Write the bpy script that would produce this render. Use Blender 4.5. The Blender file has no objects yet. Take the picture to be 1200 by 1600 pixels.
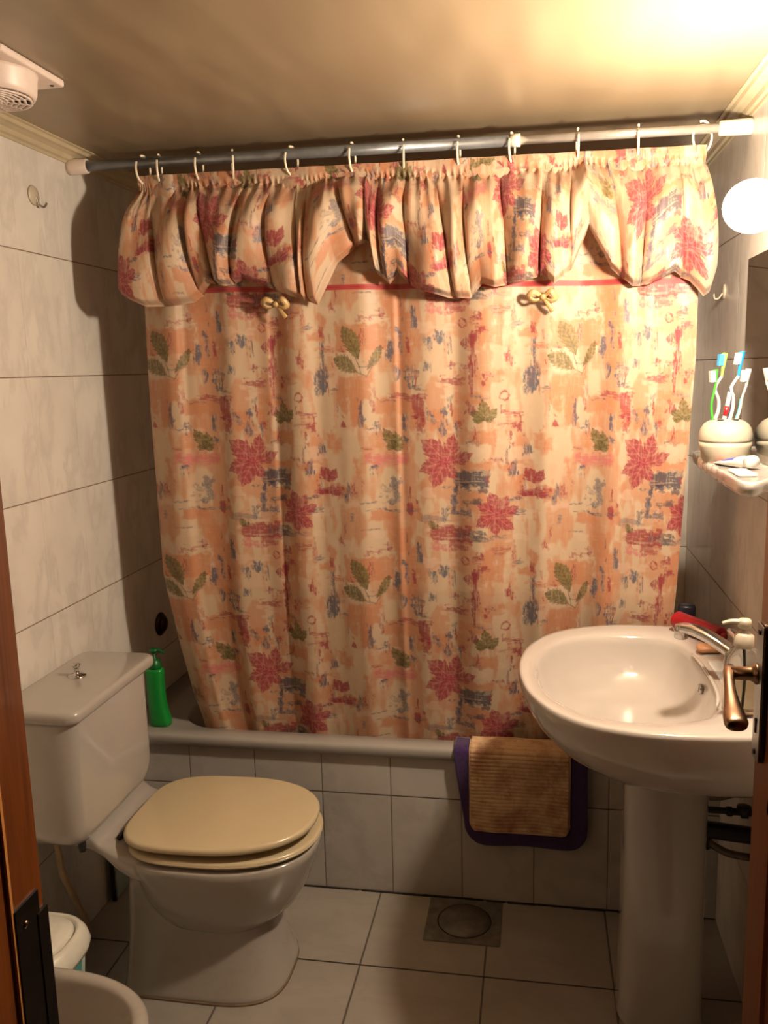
import bpy, math, random
import numpy as np
from mathutils import Vector, Matrix
random.seed(7)
rng = np.random.default_rng(11)
SC = bpy.context.scene
PI = math.pi
# ------------------------------------------------------------------ camera, world, exposure
CAM = Vector((1.2133, -2.2266, 1.4995))
right = Vector((0.98466767, 0.17258769, -0.02535893))
up = Vector((-0.00400185, 0.16768374, 0.98583272))
fwd = Vector((-0.17439488, 0.97061612, -0.16580342))
cd = bpy.data.cameras.new('camera')
cam = bpy.data.objects.new('camera', cd)
SC.collection.objects.link(cam)
cam.matrix_world = Matrix(((right.x, up.x, -fwd.x, CAM.x), (right.y, up.y, -fwd.y, CAM.y), (right.z, up.z, -fwd.z, CAM.z), (0, 0, 0, 1)))
cd.sensor_fit = 'VERTICAL'; cd.sensor_height = 36; cd.lens = 1336.66 / 1600 * 36
cd.clip_start = 0.02
SC.camera = cam
w = bpy.data.worlds.new('world'); SC.world = w; w.use_nodes = True
w.node_tree.nodes['Background'].inputs[0].default_value = (1, .72, .5, 1)
w.node_tree.nodes['Background'].inputs[1].default_value = 0.004
SC.view_settings.view_transform = 'Standard'; SC.view_settings.look = 'None'
SC.view_settings.gamma = 1; SC.view_settings.use_curve_mapping = False
SC.view_settings.exposure = 0.0
try:
    SC.cycles.max_bounces = 10; SC.cycles.diffuse_bounces = 4; SC.cycles.glossy_bounces = 5
    SC.cycles.transmission_bounces = 8; SC.cycles.sample_clamp_indirect = 6
    SC.cycles.use_denoising = True
    SC.cycles.caustics_reflective = False; SC.cycles.caustics_refractive = False
except Exception: pass
BULB = Vector((1.574, -0.625, 1.754)); BULB_POWER = 790
BULB_COL = (1.0, .805, .60, 1)

# ------------------------------------------------------------------ helpers
def lin(r, g, b):
    f = lambda c: (c / 255 / 12.92) if c / 255 <= .04045 else ((c / 255 + .055) / 1.055) ** 2.4
    return (f(r), f(g), f(b), 1)
class NT:
    def __init__(s, name):
        s.m = bpy.data.materials.new(name); s.m.use_nodes = True
        s.t = s.m.node_tree; s.n = s.t.nodes; s.b = s.n['Principled BSDF']
    def node(s, t, **k):
        n = s.n.new(t)
        for a, v in k.items(): setattr(n, a, v)
        return n
    def link(s, a, b): s.t.links.new(a, b)
    def val(s, sock, v):
        if isinstance(v, bpy.types.NodeSocket): s.link(v, sock)
        else: sock.default_value = v
    def math(s, op, a, b=0.0, c=0.0):
        n = s.node('ShaderNodeMath', operation=op)
        s.val(n.inputs[0], a); s.val(n.inputs[1], b); s.val(n.inputs[2], c)
        return n.outputs[0]
    def mix(s, f, a, b):
        n = s.node('ShaderNodeMix', data_type='RGBA')
        s.val(n.inputs[0], f); s.val(n.inputs[6], a); s.val(n.inputs[7], b)
        return n.outputs[2]
    def noise(s, scale, detail=3, vec=None, rough=.5, out=0, dist=0):
        n = s.node('ShaderNodeTexNoise'); n.inputs['Scale'].default_value = scale
        n.inputs['Detail'].default_value = detail; n.inputs['Roughness'].default_value = rough
        n.inputs['Distortion'].default_value = dist
        if vec is None: vec = s.obj()
        s.link(vec, n.inputs['Vector'])
        return n.outputs[out]
    def obj(s):
        if not hasattr(s, '_o'): s._o = s.node('ShaderNodeTexCoord')
        return s._o.outputs['Object']
    def sep(s, v=None):
        n = s.node('ShaderNodeSeparateXYZ'); s.link(v or s.obj(), n.inputs[0]); return n.outputs
    def scale(s, v, sc):
        n = s.node('ShaderNodeVectorMath', operation='MULTIPLY'); s.link(v, n.inputs[0]); n.inputs[1].default_value = sc; return n.outputs[0]
    def ramp(s, f, pts):
        n = s.node('ShaderNodeValToRGB'); s.link(f, n.inputs[0]); e = n.color_ramp.elements
        while len(e) < len(pts): e.new(.5)
        for el, (p, c) in zip(e, pts): el.position = p; el.color = c if len(c) == 4 else (*c, 1)
        return n.outputs[0]
    def maprange(s, v, a, b, c=0, d=1):
        n = s.node('ShaderNodeMapRange'); s.val(n.inputs[0], v)
        for i, q in enumerate((a, b, c, d)): n.inputs[i + 1].default_value = q
        return n.outputs[0]
    def bump(s, h, st=.2, dist=.01, nrm=None):
        n = s.node('ShaderNodeBump'); n.inputs['Strength'].default_value = st; n.inputs['Distance'].default_value = dist
        s.link(h, n.inputs['Height'])
        if nrm is not None: s.link(nrm, n.inputs['Normal'])
        s.link(n.outputs[0], s.b.inputs['Normal']); return n.outputs[0]
def pmat(name, col, rough=.4, metal=0, nscale=30, nvar=.08, bump=0, coat=0, trans=0, sheen=0, ior=1.5, dirt=None, alpha=1):
    t = NT(name)
    f = t.noise(nscale, 4)
    c2 = tuple(max(0, c * (1 - nvar * 2)) for c in col[:3]) + (1,)
    c3 = tuple(min(1, c * (1 + nvar)) for c in col[:3]) + (1,)
    c = t.ramp(f, [(.3, c2), (.7, c3)])
    if dirt:
        c = t.mix(t.maprange(t.noise(9, 6, rough=.7), .55, .75, 0, dirt[1]), c, dirt[0])
    t.link(c, t.b.inputs['Base Color'])
    t.b.inputs['Roughness'].default_value = rough; t.b.inputs['Metallic'].default_value = metal
    t.b.inputs['Coat Weight'].default_value = coat; t.b.inputs['Coat Roughness'].default_value = .06
    t.b.inputs['Transmission Weight'].default_value = trans; t.b.inputs['IOR'].default_value = ior
    t.b.inputs['Sheen Weight'].default_value = sheen
    if bump: t.bump(t.noise(nscale * 3, 4), bump, .004)
    return t.m
def mesh_obj(name, verts, faces, mat, parent=None, smooth=True, loc=None):
    me = bpy.data.meshes.new(name)
    base = Vector(parent['_base']) if parent is not None else Vector(loc or (0, 0, 0))
    vs = [Vector(v) - base for v in verts]
    me.from_pydata([tuple(v) for v in vs], [], [tuple(f) for f in faces]); me.validate(); me.update()
    if smooth:
        me.polygons.foreach_set('use_smooth', [True] * len(me.polygons))
    if mat: me.materials.append(mat)
    o = bpy.data.objects.new(name, me); SC.collection.objects.link(o)
    o['_base'] = tuple(base)
    if parent is not None:
        o.parent = parent
    else: o.location = base
    return o
def flat_sharp(o, ang=40):
    # mark edges sharper than ang as sharp
    me = o.data
    import bmesh
    bm = bmesh.new(); bm.from_mesh(me); bmesh.ops.recalc_face_normals(bm, faces=bm.faces)
    for e in bm.edges:
        e.smooth = not (len(e.link_faces) == 2 and e.calc_face_angle(0) > math.radians(ang))
    bm.to_mesh(me); bm.free()
    return o
def tag(o, label=None, cat=None, group=None, kind=None):
    if label: o['label'] = label
    if cat: o['category'] = cat
    if group: o['group'] = group
    if kind: o['kind'] = kind
    return o
def thing(name, label, cat, loc, group=None):
    o = bpy.data.objects.new(name, None); SC.collection.objects.link(o)
    o.location = loc; o['_base'] = tuple(loc); o.empty_display_size = .05
    return tag(o, label, cat, group)
def boxg(x0, x1, y0, y1, z0, z1):
    v = [(x, y, z) for x in (x0, x1) for y in (y0, y1) for z in (z0, z1)]
    f = [(0, 1, 3, 2), (4, 6, 7, 5), (0, 4, 5, 1), (2, 3, 7, 6), (0, 2, 6, 4), (1, 5, 7, 3)]
    return v, f
def loft(rings, cap0=True, cap1=True, closed=True):
    n = len(rings[0]); v = [p for r in rings for p in r]; f = []
    for i in range(len(rings) - 1):
        for j in range(n if closed else n - 1):
            k = (j + 1) % n
            f.append((i * n + j, i * n + k, (i + 1) * n + k, (i + 1) * n + j))
    if cap0: f.append(tuple(range(n))[::-1])
    if cap1: f.append(tuple((len(rings) - 1) * n + j for j in range(n)))
    return v, f
def merge(*gs):
    V, F = [], []
    for v, f in gs:
        o = len(V); V += list(v); F += [tuple(i + o for i in q) for q in f]
    return V, F
def lathe(c, prof, n=40, axis='z'):
    rings = []
    for r, h in prof:
        ring = []
        for k in range(n):
            a = 2 * PI * k / n; p = (r * math.cos(a), r * math.sin(a), h)
            if axis == 'x': p = (p[2], p[0], p[1])
            if axis == 'y': p = (p[1], p[2], p[0])
            ring.append((c[0] + p[0], c[1] + p[1], c[2] + p[2]))
        rings.append(ring)
    return loft(rings)
def spline(pts, n=8, closed=False):
    P = [Vector(p) for p in pts]; out = []; m = len(P)
    for i in range(m if closed else m - 1):
        g = lambda k: P[k % m] if closed else P[max(0, min(m - 1, k))]
        a, b, c, d = g(i - 1), g(i), g(i + 1), g(i + 2)
        for k in range(n):
            t = k / n
            out.append(.5 * ((2 * b) + (c - a) * t + (2 * a - 5 * b + 4 * c - d) * t * t + (3 * b - a - 3 * c + d) * t ** 3))
    if not closed: out.append(P[-1])
    return out
def tube(pts, r, n=12, sm=6, flat=None, closed=False):
    P = spline(pts, sm, closed) if sm else [Vector(p) for p in pts]
    m = len(P); rs = r if callable(r) else (lambda t: r)
    rings = []; ref = None
    for i, p in enumerate(P):
        if closed: t = (P[(i + 1) % m] - P[i - 1]).normalized()
        else: t = (P[min(m - 1, i + 1)] - P[max(0, i - 1)]).normalized()
        if ref is None:
            ref = Vector((0, 0, 1)) if abs(t.z) < .9 else Vector((1, 0, 0))
        a = (ref - t * ref.dot(t)).normalized(); ref = a; b = t.cross(a)
        R = rs(i / (m - 1)); fa, fb = flat if flat else (1, 1)
        rings.append([tuple(p + a * (R * fa * math.cos(2 * PI * k / n)) + b * (R * fb * math.sin(2 * PI * k / n))) for k in range(n)])
    if closed: rings.append(rings[0]); return loft(rings, False, False)
    return loft(rings)
def sring(cx, cy, z, a, b, e=2.5, n=64, a2=None, e2=None):
    out = []
    for k in range(n):
        t = 2 * PI * k / n; c, s = math.cos(t), math.sin(t)
        aa = a if c >= 0 else (a2 or a); ee = e if c >= 0 else (e2 or e)
        out.append((cx + aa * math.copysign(abs(c) ** (2 / ee), c), cy + b * math.copysign(abs(s) ** (2 / ee), s), z))
    return out
def rbox(x0, x1, y0, y1, z0, z1, r, e=.0, n=8, top=None):
    # vertical rounded box: rounded-rect rings with rounded top/bottom edges
    tr = top if top is not None else min(r, (z1 - z0) / 2)
    def rr(inset, z):
        ax0, ax1, ay0, ay1 = x0 + inset, x1 - inset, y0 + inset, y1 - inset
        rad = max(r - inset * .6, .0005); out = []
        for cx, cy, a0 in ((ax1 - rad, ay1 - rad, 0), (ax0 + rad, ay1 - rad, 90), (ax0 + rad, ay0 + rad, 180), (ax1 - rad, ay0 + rad, 270)):
            for k in range(n + 1):
                a = math.radians(a0 + 90 * k / n); out.append((cx + rad * math.cos(a), cy + rad * math.sin(a), z))
        return out
    rings = []
    for k in range(5):
        a = PI / 2 * k / 4; rings.append(rr(tr * (1 - math.sin(a)), z0 + tr * (1 - math.cos(a))))
    for k in range(5):
        a = PI / 2 * k / 4; rings.append(rr(tr * (1 - math.cos(a)), z1 - tr * (1 - math.sin(a))))
    return loft(rings)
def sphere(c, r, nu=24, nv=14, sc=(1, 1, 1)):
    rings = []
    for i in range(1, nv):
        a = PI * i / nv
        rings.append([(c[0] + sc[0] * r * math.sin(a) * math.cos(2 * PI * k / nu), c[1] + sc[1] * r * math.sin(a) * math.sin(2 * PI * k / nu), c[2] - sc[2] * r * math.cos(a)) for k in range(nu)])
    return loft(rings)
def polar(pts, c, n=128, sm=6):
    P = spline([(x, y, 0) for x, y in pts], sm, True)
    A = np.array([math.atan2(p.y - c[1], p.x - c[0]) for p in P]); Rr = np.array([math.hypot(p.y - c[1], p.x - c[0]) for p in P])
    o = np.argsort(A); A = A[o]; Rr = Rr[o]
    A = np.concatenate([A - 2 * PI, A, A + 2 * PI]); Rr = np.concatenate([Rr] * 3)
    th = np.linspace(-PI, PI, n, endpoint=False)
    return th, np.interp(th, A, Rr)

# ------------------------------------------------------------------ materials
W, YB, H = 1.6987, 0.6377, 2.085
def tile_mat(name, ax, off_a, per_a, off_b, per_b, col, axb='z', groutv=.0009, grouth=.0016, gcolv=None, gcolh=None, rough=.22, vein=.5, dirty=0, wob=.006):
    t = NT(name); s = t.sep(); ia = 'xyz'.index(ax); ib = 'xyz'.index(axb)
    def line(sock, off, per, wd):
        d = t.math('PINGPONG', t.math('SUBTRACT', sock, off), per / 2)
        return t.math('SUBTRACT', 1, t.maprange(d, wd * .5, wd * 1.3)), d
    def cell(sock, off, per): return t.math('FLOOR', t.math('DIVIDE', t.math('SUBTRACT', sock, off), per))
    lv, dv = line(s[ia], off_a, per_a, groutv); lh, dh = line(s[ib], off_b, per_b, grouth)
    ca = cell(s[ia], off_a, per_a); cb = cell(s[ib], off_b, per_b)
    comb = t.node('ShaderNodeCombineXYZ'); t.link(ca, comb.inputs[0]); t.link(cb, comb.inputs[1])
    wn = t.node('ShaderNodeTexWhiteNoise'); t.link(comb.outputs[0], wn.inputs[0])
    # veins, shifted per tile
    add = t.node('ShaderNodeVectorMath', operation='MULTIPLY_ADD'); t.link(wn.outputs[1], add.inputs[0]); add.inputs[1].default_value = (7, 7, 7); t.link(t.obj(), add.inputs[2])
    rot = t.node('ShaderNodeMapping'); rot.inputs['Rotation'].default_value = (.7, .5, .6); rot.inputs['Scale'].default_value = (1, 2.2, 1); t.link(add.outputs[0], rot.inputs[0])
    vn = t.noise(6, 5, vec=rot.outputs[0], rough=.55, dist=.35)
    vf = t.math('MULTIPLY', t.maprange(t.math('ABSOLUTE', t.math('SUBTRACT', vn, .57)), 0, .09, 1, 0), vein)
    cloud = t.noise(7, 3, vec=add.outputs[0])
    base = t.mix(t.maprange(cloud, .35, .7), col, tuple(c * .88 for c in col[:3]) + (1,))
    base = t.mix(vf, base, tuple(c * .74 for c in col[:3]) + (1,))
    base = t.mix(t.math('MULTIPLY', lv, .75), base, gcolv); base = t.mix(lh, base, gcolh)
    if dirty:
        base = t.mix(t.maprange(t.noise(6, 8, rough=.7), .58, .78, 0, dirty), base, lin(110, 85, 60))
    t.link(base, t.b.inputs['Base Color'])
    t.b.inputs['Roughness'].default_value = rough
    t.link(t.maprange(t.math('MAXIMUM', lv, lh), 0, 1, rough, .7), t.b.inputs['Roughness'])
    # bevelled tile edges and slight tilt of each tile
    edge = t.math('MINIMUM', t.maprange(dv, 0, .004), t.maprange(dh, 0, .004))
    und = t.noise(4, 2, vec=add.outputs[0])
    hgt = t.math('ADD', t.math('MULTIPLY', edge, .25), t.math('MULTIPLY', und, 1.0))
    t.bump(hgt, .35, wob)
    return t.m
TILE = lin(224, 219, 211)
M = {}
M['tile_side'] = tile_mat('wall_tile_side', 'y', -.2988, .2, 1.4995, .3, TILE, gcolv=lin(206, 200, 188), gcolh=lin(120, 100, 82))
M['tile_right'] = tile_mat('wall_tile_right', 'y', YB, .2, 1.4995, .3, TILE, gcolv=lin(168, 158, 146), gcolh=lin(110, 92, 76))
M['tile_back'] = tile_mat('wall_tile_back', 'x', W, .2, 1.4995, .3, TILE, gcolv=lin(150, 142, 132), gcolh=lin(105, 92, 78))
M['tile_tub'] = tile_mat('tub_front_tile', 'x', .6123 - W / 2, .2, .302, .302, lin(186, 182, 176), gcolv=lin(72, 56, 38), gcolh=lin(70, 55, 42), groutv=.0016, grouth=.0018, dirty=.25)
M['tile_floor'] = tile_mat('floor_tile', 'x', .7766, .3146, -.3119, .3119, lin(158, 151, 142), axb='y', gcolv=lin(40, 26, 16), gcolh=lin(40, 26, 16), groutv=.003, grouth=.003, rough=.25, dirty=.3, vein=.25)
t = NT('ceiling_paint')
sv = t.scale(t.obj(), (7, 2, 1))
f1 = t.noise(1.6, 1, vec=sv, rough=.5)
t.link(t.ramp(f1, [(.3, lin(140, 124, 100)), (.7, lin(148, 132, 107))]), t.b.inputs['Base Color'])
t.b.inputs['Roughness'].default_value = .32
t.bump(t.math('ADD', t.math('MULTIPLY', t.noise(1.8, 0, vec=sv), 1.2), t.math('MULTIPLY', t.noise(2.5, 0), 2)), .4, .012)
M['ceiling'] = t.m
M['cornice'] = pmat('cornice_plaster', lin(190, 176, 146), .35, nscale=12, bump=.05)
M['porcelain'] = pmat('white_porcelain', lin(172, 167, 160), .12, nscale=6, nvar=.02, coat=.6)
M['porcelain_dirty'] = pmat('porcelain_with_limescale', lin(166, 160, 152), .14, nscale=6, nvar=.02, coat=.5, dirt=(lin(140, 110, 80), .25))
M['sink'] = pmat('sink_porcelain', lin(186, 178, 170), .10, nscale=5, nvar=.02, coat=.6)
M['tub'] = pmat('tub_enamel', lin(158, 154, 149), .2, nscale=8, nvar=.04, coat=.3)
M['seat'] = pmat('cream_seat_plastic', lin(200, 185, 152), .22, nscale=4, nvar=.03, coat=.25)
M['chrome'] = pmat('chrome', (.58, .57, .56, 1), .14, 1, nvar=.03)
M['bronze'] = pmat('aged_bronze', lin(142, 116, 92), .26, 1, nscale=20, nvar=.2)
M['plate'] = pmat('worn_nickel_plate', lin(150, 146, 142), .35, .7, nscale=25, nvar=.15)
M['darkbronze'] = pmat('dark_bronze', lin(70, 52, 40), .35, 1, nscale=15, nvar=.2)
M['blackmetal'] = pmat('black_worn_metal', lin(38, 30, 26), .45, .8, nscale=40, nvar=.3, dirt=(lin(110, 80, 50), .5))
M['plastic_w'] = pmat('white_plastic', lin(232, 222, 206), .35, nvar=.02)
M['ringp'] = pmat('ring_plastic', lin(236, 224, 200), .3, nvar=.02)
M['fan'] = pmat('fan_plastic', lin(230, 214, 204), .4, nvar=.03)
M['dark'] = pmat('dark_void', lin(40, 30, 26), .7)
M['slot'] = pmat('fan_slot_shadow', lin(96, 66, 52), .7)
M['rod'] = pmat('grey_lacquered_steel', lin(140, 145, 150), .3, .6, nscale=25, nvar=.12)
M['rod2'] = pmat('pale_steel', lin(196, 192, 186), .25, .6, nscale=25, nvar=.08)
M['green'] = pmat('green_plastic', lin(20, 136, 52), .3, nvar=.05)
M['greend'] = pmat('green_plastic_pump', lin(12, 98, 40), .35, nvar=.05)
M['purple'] = pmat('purple_velvet', lin(52, 16, 82), .85, nscale=120, nvar=.25, bump=.2, sheen=.4)
M['piping'] = pmat('pale_piping', lin(196, 164, 140), .7)
M['bin'] = pmat('bin_plastic', lin(226, 224, 212), .35, nvar=.03)
M['binbody'] = pmat('bin_body_plastic', lin(196, 214, 204), .35, nvar=.03)
M['teal'] = pmat('teal_print', lin(80, 168, 160), .4)
M['pipe'] = pmat('grey_steel_hose', lin(120, 110, 98), .35, .6, nscale=60, nvar=.2)
M['pipeblack'] = pmat('black_plastic_pipe', lin(34, 32, 32), .4)
M['hosew'] = pmat('cream_plastic_hose', lin(196, 170, 135), .4)
M['greypanel'] = pmat('grey_plastic_panel', lin(150, 166, 162), .4)
M['red'] = pmat('red_plastic', lin(150, 10, 24), .35, nvar=.1)
M['yellow'] = pmat('yellow_plastic', lin(220, 190, 20), .35)
M['navy'] = pmat('navy_cap', lin(32, 34, 50), .35)
M['holder'] = pmat('beige_ceramic_holder', lin(172, 165, 146), .32, nvar=.03, nscale=20)
M['brush_w'] = pmat('white_brush_plastic', lin(200, 198, 186), .3)
M['brush_g'] = pmat('green_brush_plastic', lin(60, 165, 50), .3)
M['brush_lg'] = pmat('lime_brush_plastic', lin(150, 200, 90), .3)
M['brush_b'] = pmat('blue_brush_plastic', lin(30, 135, 215), .3)
M['brush_n'] = pmat('navy_stripe_rubber', lin(50, 56, 90), .5)
M['brush_t'] = pmat('teal_stripe_rubber', lin(70, 190, 170), .5)
M['brush_r'] = pmat('red_brush_plastic', lin(190, 30, 40), .3)
M['bristle'] = pmat('bristles', lin(205, 203, 196), .8, nscale=400, nvar=.2)
M['bristleb'] = pmat('blue_bristles', lin(60, 150, 210), .8, nscale=400, nvar=.2)
M['drain'] = pmat('brushed_drain_plate', lin(112, 108, 98), .5, .2, nscale=30, nvar=.2, dirt=(lin(60, 45, 30), .5))
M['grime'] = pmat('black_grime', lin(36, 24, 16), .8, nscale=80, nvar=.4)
M['soapbar'] = pmat('soap_bar', lin(190, 140, 100), .4, nscale=30, nvar=.2)
M['caulk'] = pmat('old_caulk', lin(128, 104, 80), .6)
M['gold'] = pmat('gold_satin', lin(190, 156, 104), .45, .1, nscale=60, nvar=.1)
M['pumpw'] = pmat('pump_translucent_white', lin(188, 178, 158), .35, nvar=.02)
M['tubew'] = pmat('toothpaste_tube', lin(198, 196, 190), .3)
M['tubeb'] = pmat('tube_blue_print', lin(50, 60, 160), .3)
M['tuber'] = pmat('tube_red_print', lin(210, 50, 60), .3)
# clear plastic and soap
def clear(name, col, tint=.0, rough=.05):
    t = NT(name); b = t.b
    t.link(t.ramp(t.noise(20, 2), [(.3, tuple(c * .97 for c in col[:3]) + (1,)), (.7, col)]), b.inputs['Base Color'])
    b.inputs['Roughness'].default_value = rough; b.inputs['Transmission Weight'].default_value = 1; b.inputs['IOR'].default_value = 1.15
    return t.m
M['clear'] = clear('clear_plastic', (.93, .93, .90, 1))
M['soap'] = clear('liquid_soap', (.86, .80, .66, 1), rough=.25)
# mirror
t = NT('mirror_glass'); t.link(t.ramp(t.noise(3, 2), [(.3, (.86, .87, .86, 1)), (.7, (.9, .9, .89, 1))]), t.b.inputs['Base Color'])
t.b.inputs['Metallic'].default_value = 1; t.b.inputs['Roughness'].default_value = .015
M['mirror'] = t.m
# wood
def wood(name, c0, c1, rough=.35):
    t = NT(name); v = t.scale(t.obj(), (14, 14, .9))
    n1 = t.noise(3, 6, vec=v, rough=.6, dist=1.5)
    n2 = t.noise(30, 4, vec=t.scale(t.obj(), (6, 6, .25)))
    c = t.ramp(t.math('ADD', t.math('MULTIPLY', n1, .65), t.math('MULTIPLY', n2, .35)), [(.32, c0), (.68, c1)])
    t.link(c, t.b.inputs['Base Color']); t.b.inputs['Roughness'].default_value = rough; t.b.inputs['Coat Weight'].default_value = .15
    t.bump(n2, .15, .002); return t.m
M['wood'] = wood('orange_stained_wood', lin(92, 42, 7), lin(132, 68, 16))
M['wood_pale'] = wood('worn_wood_edge', lin(190, 125, 60), lin(215, 150, 85))
M['paint'] = pmat('hall_wall_paint', lin(190, 170, 140), .6)
# emission bulb
t = NT('warm_bulb_glass'); t.n.remove(t.b)
em = t.node('ShaderNodeEmission'); em.inputs[0].default_value = BULB_COL; em.inputs[1].default_value = BULB_POWER
t.link(em.outputs[0], t.n['Material Output'].inputs[0]); M['bulb'] = t.m
# cloth
t = NT('printed_curtain_cloth'); at = t.node('ShaderNodeAttribute'); at.attribute_name = 'Print'
wv = t.noise(900, 1); col = t.mix(t.maprange(wv, .3, .7, 0, .10), at.outputs[0], (.35, .2, .12, 1))
t.link(col, t.b.inputs['Base Color']); t.b.inputs['Roughness'].default_value = .5; t.b.inputs['Sheen Weight'].default_value = .15
t.b.inputs['Specular IOR Level'].default_value = .35
t.bump(t.noise(14, 4), .25, .006)
tr = t.node('ShaderNodeBsdfTranslucent'); t.link(col, tr.inputs[0])
mx = t.node('ShaderNodeMixShader'); mx.inputs[0].default_value = .18
t.link(t.b.outputs[0], mx.inputs[1]); t.link(tr.outputs[0], mx.inputs[2]); t.link(mx.outputs[0], t.n['Material Output'].inputs[0])
M['cloth'] = t.m
# mat ribs
t = NT('ribbed_beige_mat'); 
c = t.ramp(t.noise(9, 5, rough=.65), [(.42, lin(206, 174, 134)), (.62, lin(158, 114, 82))])
c = t.mix(t.maprange(t.noise(60, 3), .6, .75, 0, .5), c, lin(120, 75, 45))
t.link(c, t.b.inputs['Base Color']); t.b.inputs['Roughness'].default_value = .75; t.b.inputs['Sheen Weight'].default_value = .2
M['matrib'] = t.m

# ------------------------------------------------------------------ room
def struct(name, g, mat, parent=None, smooth=False, sharp=False):
    o = mesh_obj(name, g[0], g[1], mat, parent, smooth=smooth)
    if parent is None: o['kind'] = 'structure'
    return o
YF0, YF1 = -1.65, -1.76
struct('floor', boxg(-.1, W + .1, YF1 - .9, YB + .1, -.1, 0), M['tile_floor'])
struct('ceiling', boxg(-.1, W + .1, YF1 - .02, YB + .1, H, H + .1), M['ceiling'])
struct('wall_left', boxg(-.1, 0, YF1 - .02, YB, 0, H), M['tile_side'])
struct('wall_right', boxg(W, W + .1, YF1 - .02, YB, 0, H), M['tile_right'])
struct('wall_back', boxg(-.1, W + .1, YB, YB + .1, 0, H), M['tile_back'])
# wall with the doorway, camera looks through it
struct('wall_front', merge(boxg(0, .768, YF1, YF0, 0, H), boxg(1.64, W, YF1, YF0, 0, H), boxg(.768, 1.64, YF1, YF0, 2.04, H)), M['paint'])
# tiled front of the tub
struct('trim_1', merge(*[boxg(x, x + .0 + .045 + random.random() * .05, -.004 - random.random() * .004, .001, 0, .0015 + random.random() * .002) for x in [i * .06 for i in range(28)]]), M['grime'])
# cornices
def cornice(name, p0, p1, nx, ny):
    prof = [(0, 0), (.004, 0), (.006, .006), (.012, .009), (.016, .018), (.026, .024), (.034, .026), (.038, .033), (.046, .035), (.046, .0371), (0, .0371)]
    rings = []
    for p in (p0, p1): rings.append([(p[0] + nx * a, p[1] + ny * a, H - .037 + b) for a, b in prof])
    o = struct(name, loft(rings), M['cornice']); return o
cornice('trim_2', (0, YF0), (0, YB), 1, 0)
cornice('trim_3', (W, YF0), (W, YB), -1, 0)
cornice('trim_4', (0, YB), (W, YB), 0, -1)

# door frame, left jamb
jx = .81
g = merge(boxg(jx - .045, jx, YF0 - .029, YF0 + .012, 0, 2.04), boxg(jx - .045, jx - .0015, YF1 - .01, YF0 - .029, 0, 2.04), boxg(jx - .10, jx - .045, YF0, YF0 + .015, 0, 2.07))
jamb = struct('trim_5', g, M['wood'])
mesh_obj('worn_edge', *boxg(jx - .0015, jx + .0012, YF0 - .0305, YF0 - .0275, 0, 2.04), M['wood_pale'], jamb, False)
sp = mesh_obj('strike_plate', *merge(boxg(jx - .002, jx + .0022, YF0 - .0275, YF0 + .004, .87, 1.085), boxg(jx - .002, jx + .003, YF0 + .0, YF0 + .014, .90, 1.065)), M['blackmetal'], jamb, False)
mesh_obj('screw', *lathe((jx + .0015, YF0 - .016, 1.067), [(.0001, 0), (.0035, .0), (.003, .0016), (.0001, .002)], 14, 'x'), M['bronze'], sp)
mesh_obj('jamb', *boxg(1.605, 1.64, YF1, YF0 + .012, 0, 2.04), M['wood'], jamb, False)

# door leaf, opened into the room against the right wall
dx0, dx1, dy0, dy1 = 1.556, 1.596, -1.62, -.875
door = struct('door_1', rbox(dx0, dx1, dy0, dy1, .008, 2.03, .004, top=.003), M['wood'], smooth=True); flat_sharp(door, 30)
# moulded frame lines on the leaf
for za, zb in ((.16, .86), (1.18, 1.88)):
    gg = []
    y0, y1 = dy0 + .11, dy1 - .11
    for b in ((y0, y1, za, za + .018), (y0, y1, zb - .018, zb), (y0, y0 + .018, za, zb), (y1 - .018, y1, za, zb)):
        gg.append(boxg(dx0 - .007, dx0 + .002, *b))
    mesh_obj('moulding', *merge(*gg), M['wood'], door, False)
esc = mesh_obj('door_plate', *loft([[(dx0 - d, -.915 + (y * (1 - i)), 1.0 + (z * (1 - i * .2))) for y, z in
      [(.021 * math.copysign(abs(math.cos(a)) ** .6, math.cos(a)), .110 * math.copysign(abs(math.sin(a)) ** .22, math.sin(a))) for a in [2 * PI * k / 40 for k in range(40)]]]
      for d, i in ((-.001, 0), (.007, 0), (.0085, .08), (.0088, .2))]), M['darkbronze'], door)
flat_sharp(esc, 50)
mesh_obj('plate_face', *rbox(dx0 - .0100, dx0 - .0085, -.9335, -.8965, .893, 1.107, .0006, top=.0004), M['plate'], esc, False)
for zz in (1.095, .905):
    mesh_obj('screw', *lathe((dx0 - .0115, -.915, zz), [(.0001, -.001), (.004, -.001), (.0045, .002), (.004, .004)], 14, 'x'), M['blackmetal'], esc)
mesh_obj('keyhole', *merge(lathe((dx0 - .0117, -.915, .955), [(.0001, 0), (.0042, 0), (.0042, .002)], 14, 'x'), boxg(dx0 - .0117, dx0 - .009, -.9175, -.9125, .936, .955)), M['dark'], esc)
lr = []
for (x_, y_, z_, ww, hh_) in ((1.512, -.888, 1.029, .004, .004), (1.510, -.893, 1.028, .0085, .009), (1.508, -.905, 1.027, .0105, .0095), (1.507, -.925, 1.022, .0095, .0085), (1.507, -.955, 1.014, .0105, .008), (1.508, -.985, 1.005, .0145, .0085), (1.509, -1.012, .999, .0190, .0095), (1.510, -1.028, .997, .0195, .0095), (1.510, -1.036, .996, .017, .008), (1.510, -1.038, .996, .012, .005)):
    x_ -= .020 * min(1, (-.888 - y_) / .15); ww *= .85
    lr.append([(x_ + ww * math.copysign(abs(math.cos(a)) ** .8, math.cos(a)), y_, z_ + hh_ * math.sin(a)) for a in [2 * PI * k / 32 for k in range(32)]])
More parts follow.
